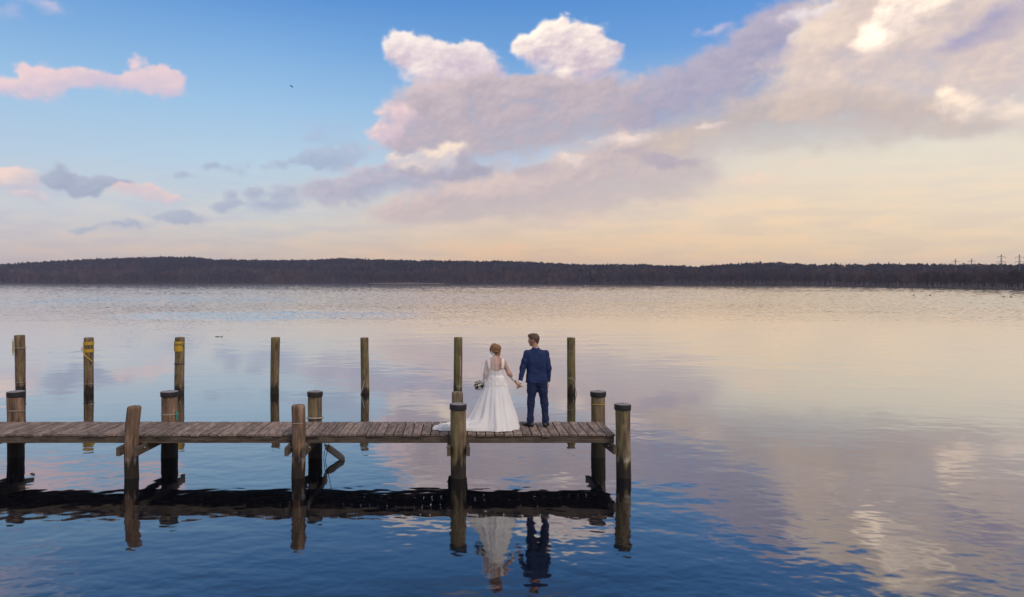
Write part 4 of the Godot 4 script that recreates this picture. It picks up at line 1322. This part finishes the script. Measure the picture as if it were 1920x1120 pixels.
func make_groom() -> void:
	var o := thing("person", Vector3(1.575, DECK, -14.47), "man in navy suit seen from behind, holding hands, face turned left", "person")
	var skin := mat(Color(0.44, 0.25, 0.18), 0.6)
	skin.subsurf_scatter_enabled = true
	skin.subsurf_scatter_strength = 0.08
	var suit := mat(Color(0.003, 0.019, 0.092), 0.85)
	suit.rim_enabled = true
	suit.rim = 0.06
	suit.rim_tint = 0.6
	var trousers_m := mat(Color(0.003, 0.013, 0.062), 0.85)
	trousers_m.rim_enabled = true
	trousers_m.rim = 0.06
	trousers_m.rim_tint = 0.6
	var hair_m := mat(Color(0.085, 0.048, 0.030), 0.6)
	var shirt := mat(Color(0.72, 0.74, 0.8), 0.7)
	var hc := Vector3(-0.068, 1.738, 0.0)
	var hf := Vector3(-0.93, -0.10, -0.34)
	var hu := Vector3(-0.08, 1.0, 0.03)
	var sl := Vector3(-0.195, 1.455, 0.0)
	var el := Vector3(-0.285, 1.185, 0.025)
	var wl := CLASP - o.position + Vector3(0.026, DECK + 0.088, 0.012)
	var sr := Vector3(0.165, 1.455, 0.0)
	var er := Vector3(0.228, 1.175, 0.03)
	var wr := Vector3(0.222, 0.90, -0.005)
	# the body, one skin under the clothes
	var body := field([
		[Vector3(-0.10, 1.40, 0), Vector3(0.08, 1.40, 0), 0.095, 0.095, 0.9], [Vector3(-0.05, 1.22, 0), Vector3(0.04, 1.22, 0), 0.11, 0.11, 0.85], [Vector3(-0.05, 1.0, 0), Vector3(0.05, 1.0, 0), 0.105, 0.105, 0.85],
		[Vector3(-0.015, 1.44, 0.01), Vector3(-0.03, 1.6, 0), 0.07, 0.055],
		[sl, el, 0.05, 0.042], [el, wl, 0.042, 0.028], [sr, er, 0.05, 0.042], [er, wr, 0.042, 0.028],
		[Vector3(-0.095, 0.92, 0), Vector3(-0.12, 0.5, -0.01), 0.08, 0.055], [Vector3(-0.12, 0.5, -0.01), Vector3(-0.14, 0.09, 0.02), 0.053, 0.038],
		[Vector3(0.095, 0.92, 0), Vector3(0.145, 0.5, -0.01), 0.08, 0.055], [Vector3(0.145, 0.5, -0.01), Vector3(0.17, 0.09, 0.02), 0.053, 0.038]], 0.014, 45.0)
	body = field(head_bones(hc, hf, hu, Vector3(-0.03, 1.53, 0.005), 0.062), 0.0045, 130.0, -99.0, 0.0, 0.1, body)
	body = field(hand_bones(wl, Vector3(-0.06, -1.0, 0.02), Vector3(-1.0, 0.0, -0.1), -1.0, 0.75, 1.0), 0.0045, 320.0, -99.0, 0.0, 0.1, body)
	body = field(hand_bones(wr, Vector3(-0.02, -1.0, -0.12), Vector3(-1.0, 0.0, -0.1), -1.0, 0.4, 1.0), 0.0045, 320.0, -99.0, 0.0, 0.1, body)
	var b := part("body", to_mesh(body), skin, o)
	eyes(hc, hf, hu, b)
	# short brown hair, swept up over the forehead
	var f := hf.normalized()
	var s := f.cross(hu).normalized()
	var u := s.cross(f).normalized()
	var hair := [
		[hc + u * 0.050 - f * 0.038, hc + u * 0.062 + f * 0.012, 0.083, 0.073],
		[hc + u * 0.085 + f * 0.02, hc + u * 0.094 + f * 0.082, 0.045, 0.026],
		[hc + u * 0.090 + f * 0.06 - s * 0.03, hc + u * 0.090 + f * 0.06 + s * 0.03, 0.03, 0.03],
		[hc + u * 0.01 - f * 0.052, hc - u * 0.042 - f * 0.056, 0.068, 0.046]]
	for e in [-1.0, 1.0]:
		hair.append([hc + u * 0.05 - f * 0.01 + s * e * 0.045, hc + u * 0.025 - f * 0.03 + s * e * 0.052, 0.045, 0.038])
		hair.append([hc + u * 0.055 + f * 0.03 + s * e * 0.042, hc + u * 0.03 + f * 0.02 + s * e * 0.058, 0.034, 0.020])
	part("hair", blob(hair, 0.005, 110.0, -99.0, 0.006, 0.018), hair_m, o)
	# white shirt collar and cuffs
	part("shirt_collar", blob([[Vector3(-0.03, 1.55, 0.004), Vector3(-0.036, 1.598, 0.0), 0.068, 0.062]], 0.006, 90.0), shirt, o)
	# jacket: trunk, yoke, sleeves, cut off square at the hem
	var jacket := field([
		[Vector3(-0.145, 1.425, 0), Vector3(0.115, 1.425, 0), 0.098, 0.098, 0.95], [Vector3(-0.105, 1.30, 0.005), Vector3(0.085, 1.30, 0.005), 0.108, 0.108, 1.0],
		[Vector3(-0.10, 1.24, 0.003), Vector3(0.083, 1.24, 0.003), 0.106, 0.106, 1.0], [Vector3(-0.097, 1.18, 0), Vector3(0.082, 1.18, 0), 0.104, 0.104, 1.0],
		[Vector3(-0.097, 1.12, 0), Vector3(0.084, 1.12, 0), 0.103, 0.103, 1.0], [Vector3(-0.10, 1.06, 0), Vector3(0.09, 1.06, 0), 0.103, 0.103, 1.0], [Vector3(-0.104, 1.0, 0.005), Vector3(0.098, 1.0, 0.005), 0.104, 0.104, 1.02],
		[Vector3(-0.108, 0.94, 0.01), Vector3(0.104, 0.94, 0.01), 0.105, 0.105, 1.05], [Vector3(-0.11, 0.88, 0.01), Vector3(0.108, 0.88, 0.01), 0.106, 0.106, 1.05], [Vector3(-0.112, 0.82, 0.01), Vector3(0.112, 0.82, 0.01), 0.107, 0.107, 1.05],
		[Vector3(-0.125, 1.365, 0.003), Vector3(0.10, 1.365, 0.003), 0.103, 0.103, 0.98],
		[Vector3(-0.02, 1.47, 0.0), Vector3(-0.03, 1.56, 0.0), 0.088, 0.066],
		[Vector3(-0.165, 1.478, 0), Vector3(-0.035, 1.525, 0), 0.055, 0.05], [Vector3(0.13, 1.478, 0), Vector3(-0.02, 1.525, 0), 0.055, 0.05]], 0.0125, 60.0, 0.884, 0.013, 0.17)
	jacket = field([[sl + Vector3(-0.005, 0.015, 0), sl.lerp(el, 0.5), 0.074, 0.067], [sl.lerp(el, 0.5), el, 0.067, 0.057], [el, el.lerp(wl, 0.92), 0.057, 0.045]], 0.0125, 70.0, -99.0, 0.012, 0.10, jacket)
	jacket = field([[sr + Vector3(0.005, 0.015, 0), sr.lerp(er, 0.5), 0.074, 0.067], [sr.lerp(er, 0.5), er, 0.067, 0.058], [er, er.lerp(wr, 0.95), 0.058, 0.046]], 0.0125, 70.0, -99.0, 0.012, 0.10, jacket)
	var jk := part("jacket", to_mesh(jacket), suit, o)
	# centre seam down the back and two vents at the hem
	var dark := mat(Color(0.004, 0.008, 0.02), 0.9)
	part("back_seam", tube([Vector3(-0.022, 1.50, 0.086), Vector3(-0.018, 1.38, 0.101), Vector3(-0.012, 1.25, 0.113), Vector3(-0.006, 1.1, 0.108), Vector3(0.0, 0.96, 0.124)], 0.0035, 5), dark, jk)
	for e in [-1.0, 1.0]:
		part("vent", tube([Vector3(e * 0.125, 1.05, 0.098), Vector3(e * 0.13, 0.96, 0.112), Vector3(e * 0.135, 0.885, 0.118)], 0.0035, 5), dark, jk)
	for q in [[el, wl, 0.92], [er, wr, 0.95]]:
		var e0: Vector3 = (q[0] as Vector3).lerp(q[1], q[2])
		var dirn := ((q[1] as Vector3) - (q[0] as Vector3)).normalized()
		part("shirt_cuff", blob([[e0, e0 + dirn * 0.042, 0.041, 0.039]], 0.007, 120.0), shirt, o)
	# trousers with a slight break over the shoes
	var tr := field([
		[Vector3(-0.06, 0.93, 0.01), Vector3(0.06, 0.93, 0.01), 0.115, 0.115, 0.95],
		[Vector3(-0.098, 0.88, 0.02), Vector3(-0.106, 0.72, 0.015), 0.105, 0.094], [Vector3(-0.106, 0.72, 0.015), Vector3(-0.124, 0.46, 0.0), 0.092, 0.073],
		[Vector3(-0.124, 0.46, 0.0), Vector3(-0.138, 0.16, 0.02), 0.073, 0.061], [Vector3(-0.138, 0.16, 0.02), Vector3(-0.136, 0.05, 0.015), 0.064, 0.062],
		[Vector3(0.10, 0.88, 0.02), Vector3(0.116, 0.72, 0.015), 0.105, 0.094], [Vector3(0.116, 0.72, 0.015), Vector3(0.148, 0.46, 0.0), 0.092, 0.074],
		[Vector3(0.148, 0.46, 0.0), Vector3(0.168, 0.16, 0.02), 0.074, 0.062], [Vector3(0.168, 0.16, 0.02), Vector3(0.166, 0.05, 0.015), 0.065, 0.063]], 0.0125, 75.0, 0.035, 0.013, 0.075)
	part("trousers", to_mesh(tr), trousers_m, o)
	# black shoes, toes out and away
	var leather := mat(Color(0.012, 0.011, 0.012), 0.28)
	for q in [[Vector3(-0.138, 0, 0.02), Vector3(-0.62, 0, -0.78)], [Vector3(0.168, 0, 0.02), Vector3(0.42, 0, -0.9)]]:
		var a: Vector3 = q[0]
		var d: Vector3 = (q[1] as Vector3).normalized()
		part("shoe", blob([[a + Vector3(0, 0.045, 0) - d * 0.045, a + Vector3(0, 0.035, 0) + d * 0.09, 0.042, 0.042], [a + Vector3(0, 0.03, 0) + d * 0.09, a + Vector3(0, 0.028, 0) + d * 0.195, 0.042, 0.028], [a + Vector3(0, 0.06, 0) - d * 0.02, a + Vector3(0, 0.09, 0), 0.042, 0.038]], 0.007, 110.0, 0.004), leather, o)


# A loft through closed or open rows of points; every row has the same count.
func loft(rows: Array, closed: bool) -> ArrayMesh:
	var n: int = rows[0].size()
	var pos := PackedVector3Array()
	var uv := PackedVector2Array()
	for i in rows.size():
		for k in n:
			pos.append(rows[i][k])
			uv.append(Vector2(float(k) / n, float(i) / rows.size()))
	var nor := PackedVector3Array()
	nor.resize(pos.size())
	var idx := PackedInt32Array()
	for i in rows.size() - 1:
		for k in (n if closed else n - 1):
			var k2 := (k + 1) % n
			var q := [i * n + k, i * n + k2, (i + 1) * n + k2, (i + 1) * n + k]
			for t in [[q[0], q[1], q[2]], [q[0], q[2], q[3]]]:
				var nn := (pos[t[1]] - pos[t[0]]).cross(pos[t[2]] - pos[t[0]])
				for v in t:
					nor[v] -= nn
					idx.append(v)
	for v in nor.size():
		nor[v] = nor[v].normalized()
	var arrays := []
	arrays.resize(Mesh.ARRAY_MAX)
	arrays[Mesh.ARRAY_VERTEX] = pos
	arrays[Mesh.ARRAY_NORMAL] = nor
	arrays[Mesh.ARRAY_TEX_UV] = uv
	arrays[Mesh.ARRAY_INDEX] = idx
	var mesh := ArrayMesh.new()
	mesh.add_surface_from_arrays(Mesh.PRIMITIVE_TRIANGLES, arrays)
	return mesh


# Interpolates a table of [x, y0, y1, ...] smoothly over x.
func table(rows: Array, x: float) -> Array:
	var i := 0
	while i < rows.size() - 2 and x > rows[i + 1][0]:
		i += 1
	var t: float = clampf((x - rows[i][0]) / (rows[i + 1][0] - rows[i][0]), 0.0, 1.0)
	var out := []
	var a: Array = rows[maxi(i - 1, 0)]
	var b: Array = rows[i]
	var c: Array = rows[i + 1]
	var d: Array = rows[mini(i + 2, rows.size() - 1)]
	for k in range(1, b.size()):
		out.append(cubic_interpolate(b[k], c[k], a[k], d[k], t))
	return out


func make_bride() -> void:
	var o := thing("person", Vector3(0.736, DECK, -14.30), "woman in white wedding dress with train and veil, seen from behind", "person")
	var skin := mat(Color(0.40, 0.205, 0.14), 0.6)
	skin.subsurf_scatter_enabled = true
	skin.subsurf_scatter_strength = 0.08
	var white := mat(Color(0.82, 0.84, 0.88), 0.85)
	white.rim_enabled = true
	white.rim = 0.3
	white.backlight_enabled = true
	white.backlight = Color(0.18, 0.18, 0.18)
	var lace := mat(Color(0.78, 0.78, 0.80), 0.8)
	lace.heightmap_enabled = true
	lace.heightmap_texture = lace_bump()
	lace.heightmap_scale = 0.5
	lace.uv1_triplanar = true
	lace.uv1_scale = Vector3(6, 6, 6)
	var sheer := mat(Color(0.85, 0.84, 0.86, 0.15), 0.9)
	sheer.transparency = BaseMaterial3D.TRANSPARENCY_ALPHA
	var veil_m := mat(Color(0.88, 0.88, 0.92, 0.30), 0.95)
	veil_m.transparency = BaseMaterial3D.TRANSPARENCY_ALPHA
	var hair_m := mat(Color(0.21, 0.11, 0.045), 0.55)
	var hc := Vector3(0.008, 1.538, 0.0)
	var hf := Vector3(0.80, -0.02, -0.60)
	var hu := Vector3(0.02, 1.0, 0.02)
	var sl := Vector3(-0.158, 1.315, 0.0)
	var el := Vector3(-0.200, 1.085, 0.045)
	var wl := Vector3(-0.232, 0.905, -0.06)
	var sr := Vector3(0.158, 1.315, 0.0)
	var er := Vector3(0.268, 1.085, 0.02)
	var wr := CLASP - o.position + Vector3(-0.062, DECK + 0.066, 0.022)
	var body := field([
		[Vector3(-0.085, 1.28, 0), Vector3(0.085, 1.28, 0), 0.078, 0.078, 1.0], [Vector3(-0.065, 1.18, 0), Vector3(0.065, 1.18, 0), 0.082, 0.082, 1.0], [Vector3(-0.05, 1.06, 0), Vector3(0.05, 1.06, 0), 0.08, 0.08, 0.95],
		[Vector3(-0.07, 0.92, 0), Vector3(0.07, 0.92, 0), 0.10, 0.10, 0.9], [Vector3(0.0, 1.30, 0.0), Vector3(0.004, 1.42, 0.0), 0.066, 0.047],
		[Vector3(-0.13, 1.33, 0.0), Vector3(0.0, 1.38, 0.0), 0.045, 0.045], [Vector3(0.13, 1.33, 0.0), Vector3(0.0, 1.38, 0.0), 0.045, 0.045],
		[sl, el, 0.047, 0.040], [el, wl, 0.038, 0.024], [sr, er, 0.047, 0.040], [er, wr, 0.038, 0.024],
		[Vector3(-0.08, 0.88, 0), Vector3(-0.07, 0.46, 0), 0.08, 0.05], [Vector3(-0.07, 0.46, 0), Vector3(-0.06, 0.08, 0.02), 0.05, 0.035],
		[Vector3(0.08, 0.88, 0), Vector3(0.07, 0.46, 0), 0.08, 0.05], [Vector3(0.07, 0.46, 0), Vector3(0.06, 0.08, 0.02), 0.05, 0.035]], 0.0125, 55.0)
	body = field(head_bones(hc, hf, hu, Vector3(0.003, 1.36, 0.0), 0.047), 0.0045, 130.0, -99.0, 0.0, 0.1, body)
	body = field(hand_bones(wr, Vector3(0.55, -0.85, -0.1), Vector3(0.8, 0.5, 0.2), 1.0, 0.7, 0.92), 0.0045, 320.0, -99.0, 0.0, 0.1, body)
	body = field(hand_bones(wl, Vector3(-0.45, -0.8, -0.35), Vector3(-0.6, 0.2, -0.7), 1.0, 0.9, 0.92), 0.0045, 320.0, -99.0, 0.0, 0.1, body)
	var b := part("body", to_mesh(body), skin, o)
	eyes(hc, hf, hu, b)
	# pinned-up curled hair
	var f := hf.normalized()
	var s := f.cross(hu).normalized()
	var u := s.cross(f).normalized()
	var hair := [
		[hc + u * 0.048 - f * 0.035, hc + u * 0.052 + f * 0.020, 0.086, 0.078],
		[hc + u * 0.02 - f * 0.06, hc - u * 0.03 - f * 0.055, 0.066, 0.05],
		[hc - u * 0.035 - f * 0.07, hc - u * 0.055 - f * 0.055, 0.042, 0.036]]
	var g := RandomNumberGenerator.new()
	g.seed = 5
	for e in [-1.0, 1.0]:
		hair.append([hc + u * 0.03 - f * 0.005 + s * e * 0.05, hc - u * 0.008 - f * 0.02 + s * e * 0.052, 0.048, 0.036])
		hair.append([hc + u * 0.055 + f * 0.045 + s * e * 0.04, hc + u * 0.02 + f * 0.03 + s * e * 0.066, 0.038, 0.018])
	for i in 44:
		var dirn := Vector3(g.randf_range(-1, 1), g.randf_range(-0.5, 1), g.randf_range(-1, 1)).normalized()
		if dirn.dot(f) > 0.25:
			dirn -= f * 1.2 * dirn.dot(f)
			dirn = dirn.normalized()
		var at := hc + u * 0.03 - f * 0.025 + dirn * 0.088
		hair.append([at, at + dirn.cross(u + s * g.randf_range(-1, 1)).normalized() * 0.04, g.randf_range(0.014, 0.026), 0.010])
	part("hair", blob(hair, 0.005, 130.0, -99.0, 0.012, 0.020), hair_m, o)
	# pale ornament that holds the veil
	var comb := hc - u * 0.035 - f * 0.085 + Vector3(-0.01, 0, 0.035)
	part("hair_comb", blob([[comb + Vector3(-0.035, 0.012, 0), comb + Vector3(0.035, 0.02, 0), 0.014, 0.014], [comb + Vector3(0, 0.02, 0.0), comb + Vector3(0.005, 0.055, 0), 0.012, 0.008], [comb + Vector3(-0.02, -0.02, 0), comb + Vector3(0.02, -0.03, 0), 0.016, 0.014]], 0.006, 160.0, -99.0, 0.006, 0.012), mat(Color(0.30, 0.34, 0.40), 0.5), o)
	# bodice with a deep round back
	var girth := [[1.00, 0.166, 0.122, 0.0], [1.06, 0.148, 0.112, 0.0], [1.12, 0.150, 0.112, 0.0], [1.20, 0.160, 0.120, 0.0], [1.26, 0.168, 0.124, 0.0], [1.31, 0.168, 0.115, 0.0]]
	var rows := []
	for i in 25:
		var y := lerpf(0.99, 1.305, i / 24.0)
		var gt := table(girth, y)
		var open := 0.0
		if y > 1.15:
			open = 1.02 * sqrt(clampf((y - 1.15) / 0.075, 0.0, 1.0)) * (1.0 - 0.1 * smoothstep(1.25, 1.305, y))
		var dip := 0.0
		var row := []
		for k in 65:
			var a := lerpf(open, TAU - open, k / 64.0)
			row.append(Vector3(sin(a) * gt[0], y - dip, cos(a) * gt[1]))
		rows.append(row)
	var dress := part("bodice", loft(rows, false), lace, o)
	# buttons down the bodice
	for k in 5:
		part("button", lathe([Vector2(0.006, 0), Vector2(0.005, 0.005), Vector2(0, 0.006)], 8), lace, dress, Vector3(0, 1.13 - k * 0.022, 0.113), Vector3(PI / 2, 0, 0))
	# lace shoulder straps
	for e in [-1.0, 1.0]:
		var path := [Vector3(0.124, 1.20, 0.095), Vector3(0.133, 1.27, 0.090), Vector3(0.138, 1.33, 0.068), Vector3(0.135, 1.374, 0.030), Vector3(0.13, 1.385, -0.01), Vector3(0.128, 1.36, -0.055), Vector3(0.125, 1.29, -0.09)]
		var r2 := []
		for p in path:
			var q: Vector3 = p
			r2.append([Vector3((q.x - 0.024) * e, q.y + 0.004, q.z + 0.004), Vector3(q.x * e, q.y + 0.007, q.z + 0.006), Vector3((q.x + 0.032) * e, q.y - 0.001, q.z + 0.0)])
		part("strap", loft(r2, false), lace, o)
	# skirt: waist to hem, running out on the left into a train that lies along the deck
	var side_r := [[0.0, 0.150, 1.06], [0.18, 0.226, 0.875], [0.45, 0.290, 0.59], [0.74, 0.383, 0.28], [0.93, 0.437, 0.07], [1.0, 0.452, 0.012]]
	var side_l := [[0.0, 0.150, 1.06], [0.16, 0.214, 0.875], [0.36, 0.325, 0.60], [0.55, 0.465, 0.30], [0.67, 0.57, 0.16], [0.80, 0.80, 0.10], [0.91, 1.05, 0.075], [0.96, 1.18, 0.05], [1.0, 1.225, 0.012]]
	var front_b := [[0.0, 0.112, 1.06], [0.18, 0.165, 0.875], [0.45, 0.225, 0.59], [0.74, 0.292, 0.28], [0.93, 0.330, 0.07], [1.0, 0.342, 0.012]]
	rows = []
	var nk := 220
	for i in 61:
		var t := i / 60.0
		var r_r := table(side_r, t)
		var r_l := table(side_l, t)
		var r_f := table(front_b, t)
		var row := []
		for k in nk:
			var a := TAU * k / nk
			var ca := cos(a)
			var sa := sin(a)
			# weights of the right, left and fore-and-aft profiles
			var left := maxf(0.0, -ca)
			var wl2 := pow(left, 3.0)
			var wr2 := maxf(0.0, ca)
			var rx: float = r_r[0] if ca >= 0.0 else lerpf(r_r[0], r_l[0], smoothstep(0.12, 0.85, left) * 1.0)
			var y: float = r_r[1] if ca >= 0.0 else lerpf(r_f[1], r_l[1], smoothstep(0.12, 0.85, left))
			if ca >= 0.0:
				y = lerpf(r_f[1], r_r[1], ca)
			var x := ca * rx
			var z: float = sa * r_f[0]
			# the train swings towards the near edge of the deck
			var run := smoothstep(0.45, 1.25, -x)
			z = z * (1.0 - 0.25 * run) + 0.13 * run + 0.05 * smoothstep(0.5, 1.0, t) * maxf(0.0, sa)
			# folds: deep soft pleats from the hip down, then tulle crumples on the deck
			var fall := smoothstep(0.12, 0.55, t)
			var fold := sin(a * 13.0 + 1.6 * sin(a * 2.0 + 0.7) + t * 0.9) * 0.55 + sin(a * 23.0 + t * 1.7 + 2.0) * 0.25 + n_fine.get_noise_2d(a * 2.4, t * 0.9) * 0.9
			var out := 1.0 + fold * 0.075 * fall
			x *= out
			z *= out
			var crumple := n_fine.get_noise_2d(x * 3.2 + 7.0, z * 7.0) * 0.05 + n_wide.get_noise_2d(x * 5.0, z * 12.0 + 3.0) * 0.04
			y += maxf(0.0, crumple + 0.012) * smoothstep(0.5, 0.75, t) * smoothstep(0.35, 0.6, left) * smoothstep(1.0, 0.93, t)
			row.append(Vector3(x, maxf(y, 0.008), z))
		rows.append(row)
	var skirt := part("skirt", loft(rows, true), white, o)
	# a second, shorter tulle layer with a scalloped hem floats over the first
	var over := []
	for i in range(4, 61):
		var row := []
		for k in nk:
			var p: Vector3 = rows[i][k]
			var lift := 0.006 + 0.010 * (0.5 + 0.5 * sin(k * 0.41 + i * 0.05)) * smoothstep(4, 30, i)
			row.append(p + Vector3(p.x, 0.0, p.z).normalized() * lift + Vector3(0, 0.004, 0))
		over.append(row)
	var tulle := mat(Color(0.84, 0.85, 0.88, 0.45), 0.95)
	tulle.transparency = BaseMaterial3D.TRANSPARENCY_ALPHA
	part("tulle_layer", loft(over, true), tulle, skirt)
	# ruffled peplum round the hips
	rows = []
	for i in 14:
		var t := i / 13.0
		var y := lerpf(1.035, 0.865, t)
		var row := []
		for k in nk:
			var a := TAU * k / nk
			var ruff := (sin(a * 26.0 + 2.0 * sin(a * 3.0)) * 0.006 + n_fine.get_noise_2d(a * 4.0, t) * 0.012) * smoothstep(0.35, 1.0, t)
			var w := lerpf(0.158, 0.234, pow(t, 0.9)) + ruff
			var dd := lerpf(0.120, 0.176, pow(t, 0.9)) + ruff
			row.append(Vector3(cos(a) * w + 0.006 * t, y + n_fine.get_noise_2d(a * 5.0, 3.0) * 0.018 * t, sin(a) * dd))
		rows.append(row)
	part("peplum", loft(rows, true), lace, o)
	# sheer sleeves with lace cuffs
	for q in [[sl, el, wl, 0.80], [sr, er, wr, 0.55]]:
		var cuff_at: Vector3 = (q[1] as Vector3).lerp(q[2], q[3])
		var sleeve := part("sleeve", blob([[q[0], q[1], 0.056, 0.050], [q[1], cuff_at, 0.049, 0.042]], 0.011, 80.0), sheer, o)
		var dirn := ((q[2] as Vector3) - (q[1] as Vector3)).normalized()
		part("cuff", blob([[cuff_at - dirn * 0.022, cuff_at + dirn * 0.022, 0.040, 0.039]], 0.008, 110.0, -99.0, 0.008, 0.02), lace, sleeve)
	# short veil: gathered at the comb, spread over the back and the left shoulder
	rows = []
	for i in 30:
		var t := i / 29.0
		var row := []
		for k in 61:
			var v := k / 60.0
			var top := comb + Vector3(lerpf(-0.04, 0.035, v), 0.02, 0.012)
			var wave := sin(v * 31.0 + 1.0) * 0.012 * t + n_fine.get_noise_2d(v * 5.0, t * 2.0) * 0.02 * t
			var low := Vector3(lerpf(-0.31, 0.06, v), lerpf(0.86, 1.14, v * v), 0.0)
			var drop := lerpf(0.60, 0.40, v)
			var x := lerpf(top.x, low.x, smoothstep(0.0, 0.42, t) * 0.86 + t * 0.14)
			var y := lerpf(top.y, low.y, t)
			var over_back := 0.128 * sqrt(maxf(0.0, 1.0 - pow(x / 0.30, 2.0)))
			var z := lerpf(top.z, over_back + 0.012, smoothstep(0.0, 0.35, t)) + wave
			row.append(Vector3(x + wave * 0.4, y, z))
		rows.append(row)
	part("veil", loft(rows, false), veil_m, o)


func lace_bump() -> ImageTexture:
	var im := Image.create_empty(128, 128, false, Image.FORMAT_L8)
	for y in 128:
		for x in 128:
			var a := Vector2(x, y) / 128.0 * TAU
			var p := Vector3(cos(a.x) * 1.5 + cos(a.y), sin(a.x) * 1.5, sin(a.y) * 1.0)
			var v := absf(n_fine.get_noise_3dv(p * 1.7))
			im.set_pixel(x, y, Color(smoothstep(0.0, 0.3, v), 0, 0))
	return ImageTexture.create_from_image(im)


func make_bouquet() -> void:
	var o := thing("bouquet", Vector3(0.736 - 0.325, DECK + 0.835, -14.38), "small bridal bouquet of white roses and dark green sprigs in the woman's left hand", "bouquet")
	var g := RandomNumberGenerator.new()
	g.seed = 19
	var leaf := mat(Color(0.035, 0.055, 0.022), 0.7)
	var rose := mat(Color(0.66, 0.62, 0.52), 0.7)
	var bud := mat(Color(0.30, 0.26, 0.17), 0.8)
	var st := SurfaceTool.new()
	st.begin(Mesh.PRIMITIVE_TRIANGLES)
	for i in 170:
		var d := Vector3(g.randf_range(-1, 1), g.randf_range(-0.9, 1), g.randf_range(-1, 1)).normalized()
		var a := d * g.randf_range(0.02, 0.085)
		var l := g.randf_range(0.025, 0.05)
		var out := (d + Vector3(g.randf_range(-0.6, 0.6), g.randf_range(-0.6, 0.6), g.randf_range(-0.6, 0.6))).normalized()
		var side := out.cross(Vector3(g.randf_range(-1, 1), g.randf_range(-1, 1), g.randf_range(-1, 1))).normalized() * l * 0.28
		st.set_normal(side.cross(out).normalized())
		for v in [a, a + out * l * 0.5 + side, a + out * l, a, a + out * l, a + out * l * 0.5 - side]:
			st.add_vertex(v)
	part("leaves", st.commit(), leaf, o)
	st = SurfaceTool.new()
	st.begin(Mesh.PRIMITIVE_TRIANGLES)
	for i in 26:
		var d := Vector3(g.randf_range(-1, 0.6), g.randf_range(-1, 1), g.randf_range(-0.6, 1)).normalized()
		tube_into(st, [d * 0.03, d * 0.08 + Vector3(0, 0.01, 0), d * g.randf_range(0.1, 0.125)], 0.0035, 4, 0.002)
	part("sprigs", st.commit(), leaf, o)
	for i in 7:
		var d: Vector3 = [Vector3(-0.2, 0.2, 1), Vector3(0.35, 0.5, 0.8), Vector3(-0.7, 0.6, 0.4), Vector3(0.1, -0.5, 0.9), Vector3(-0.8, -0.1, 0.5), Vector3(0, 1, 0.1), Vector3(0.5, 0.1, -0.8)][i].normalized()
		var bones := []
		for p in 9:
			var a := p * 2.4
			var t := d.cross(Vector3(0.2, 0.9, 0.3)).normalized()
			var w := d.cross(t)
			var rr := 0.004 + 0.0024 * p
			bones.append([d * (0.072 - 0.0008 * p) + (t * cos(a) + w * sin(a)) * rr, d * (0.080 - 0.0012 * p) + (t * cos(a + 0.8) + w * sin(a + 0.8)) * rr, 0.007, 0.006])
		part("rose", blob(bones, 0.005, 320.0), rose, o)
	for i in 14:
		var d := Vector3(g.randf_range(-1, 0.7), g.randf_range(-1, 1), g.randf_range(-0.5, 1)).normalized()
		var ball := SphereMesh.new()
		ball.radius = 0.009
		ball.height = 0.02
		ball.radial_segments = 8
		ball.rings = 4
		part("bud", ball, bud, o, d * g.randf_range(0.095, 0.12))
	st = SurfaceTool.new()
	st.begin(Mesh.PRIMITIVE_TRIANGLES)
	for i in 9:
		var a := i * 0.7
		tube_into(st, [Vector3(0.0, 0.0, 0.0), Vector3(0.06, 0.0, 0.02) + Vector3(0, cos(a), sin(a)) * 0.012, Vector3(0.15, -0.01, 0.035) + Vector3(0, cos(a), sin(a)) * 0.018], 0.005, 5)
	part("stems", st.commit(), leaf, o)
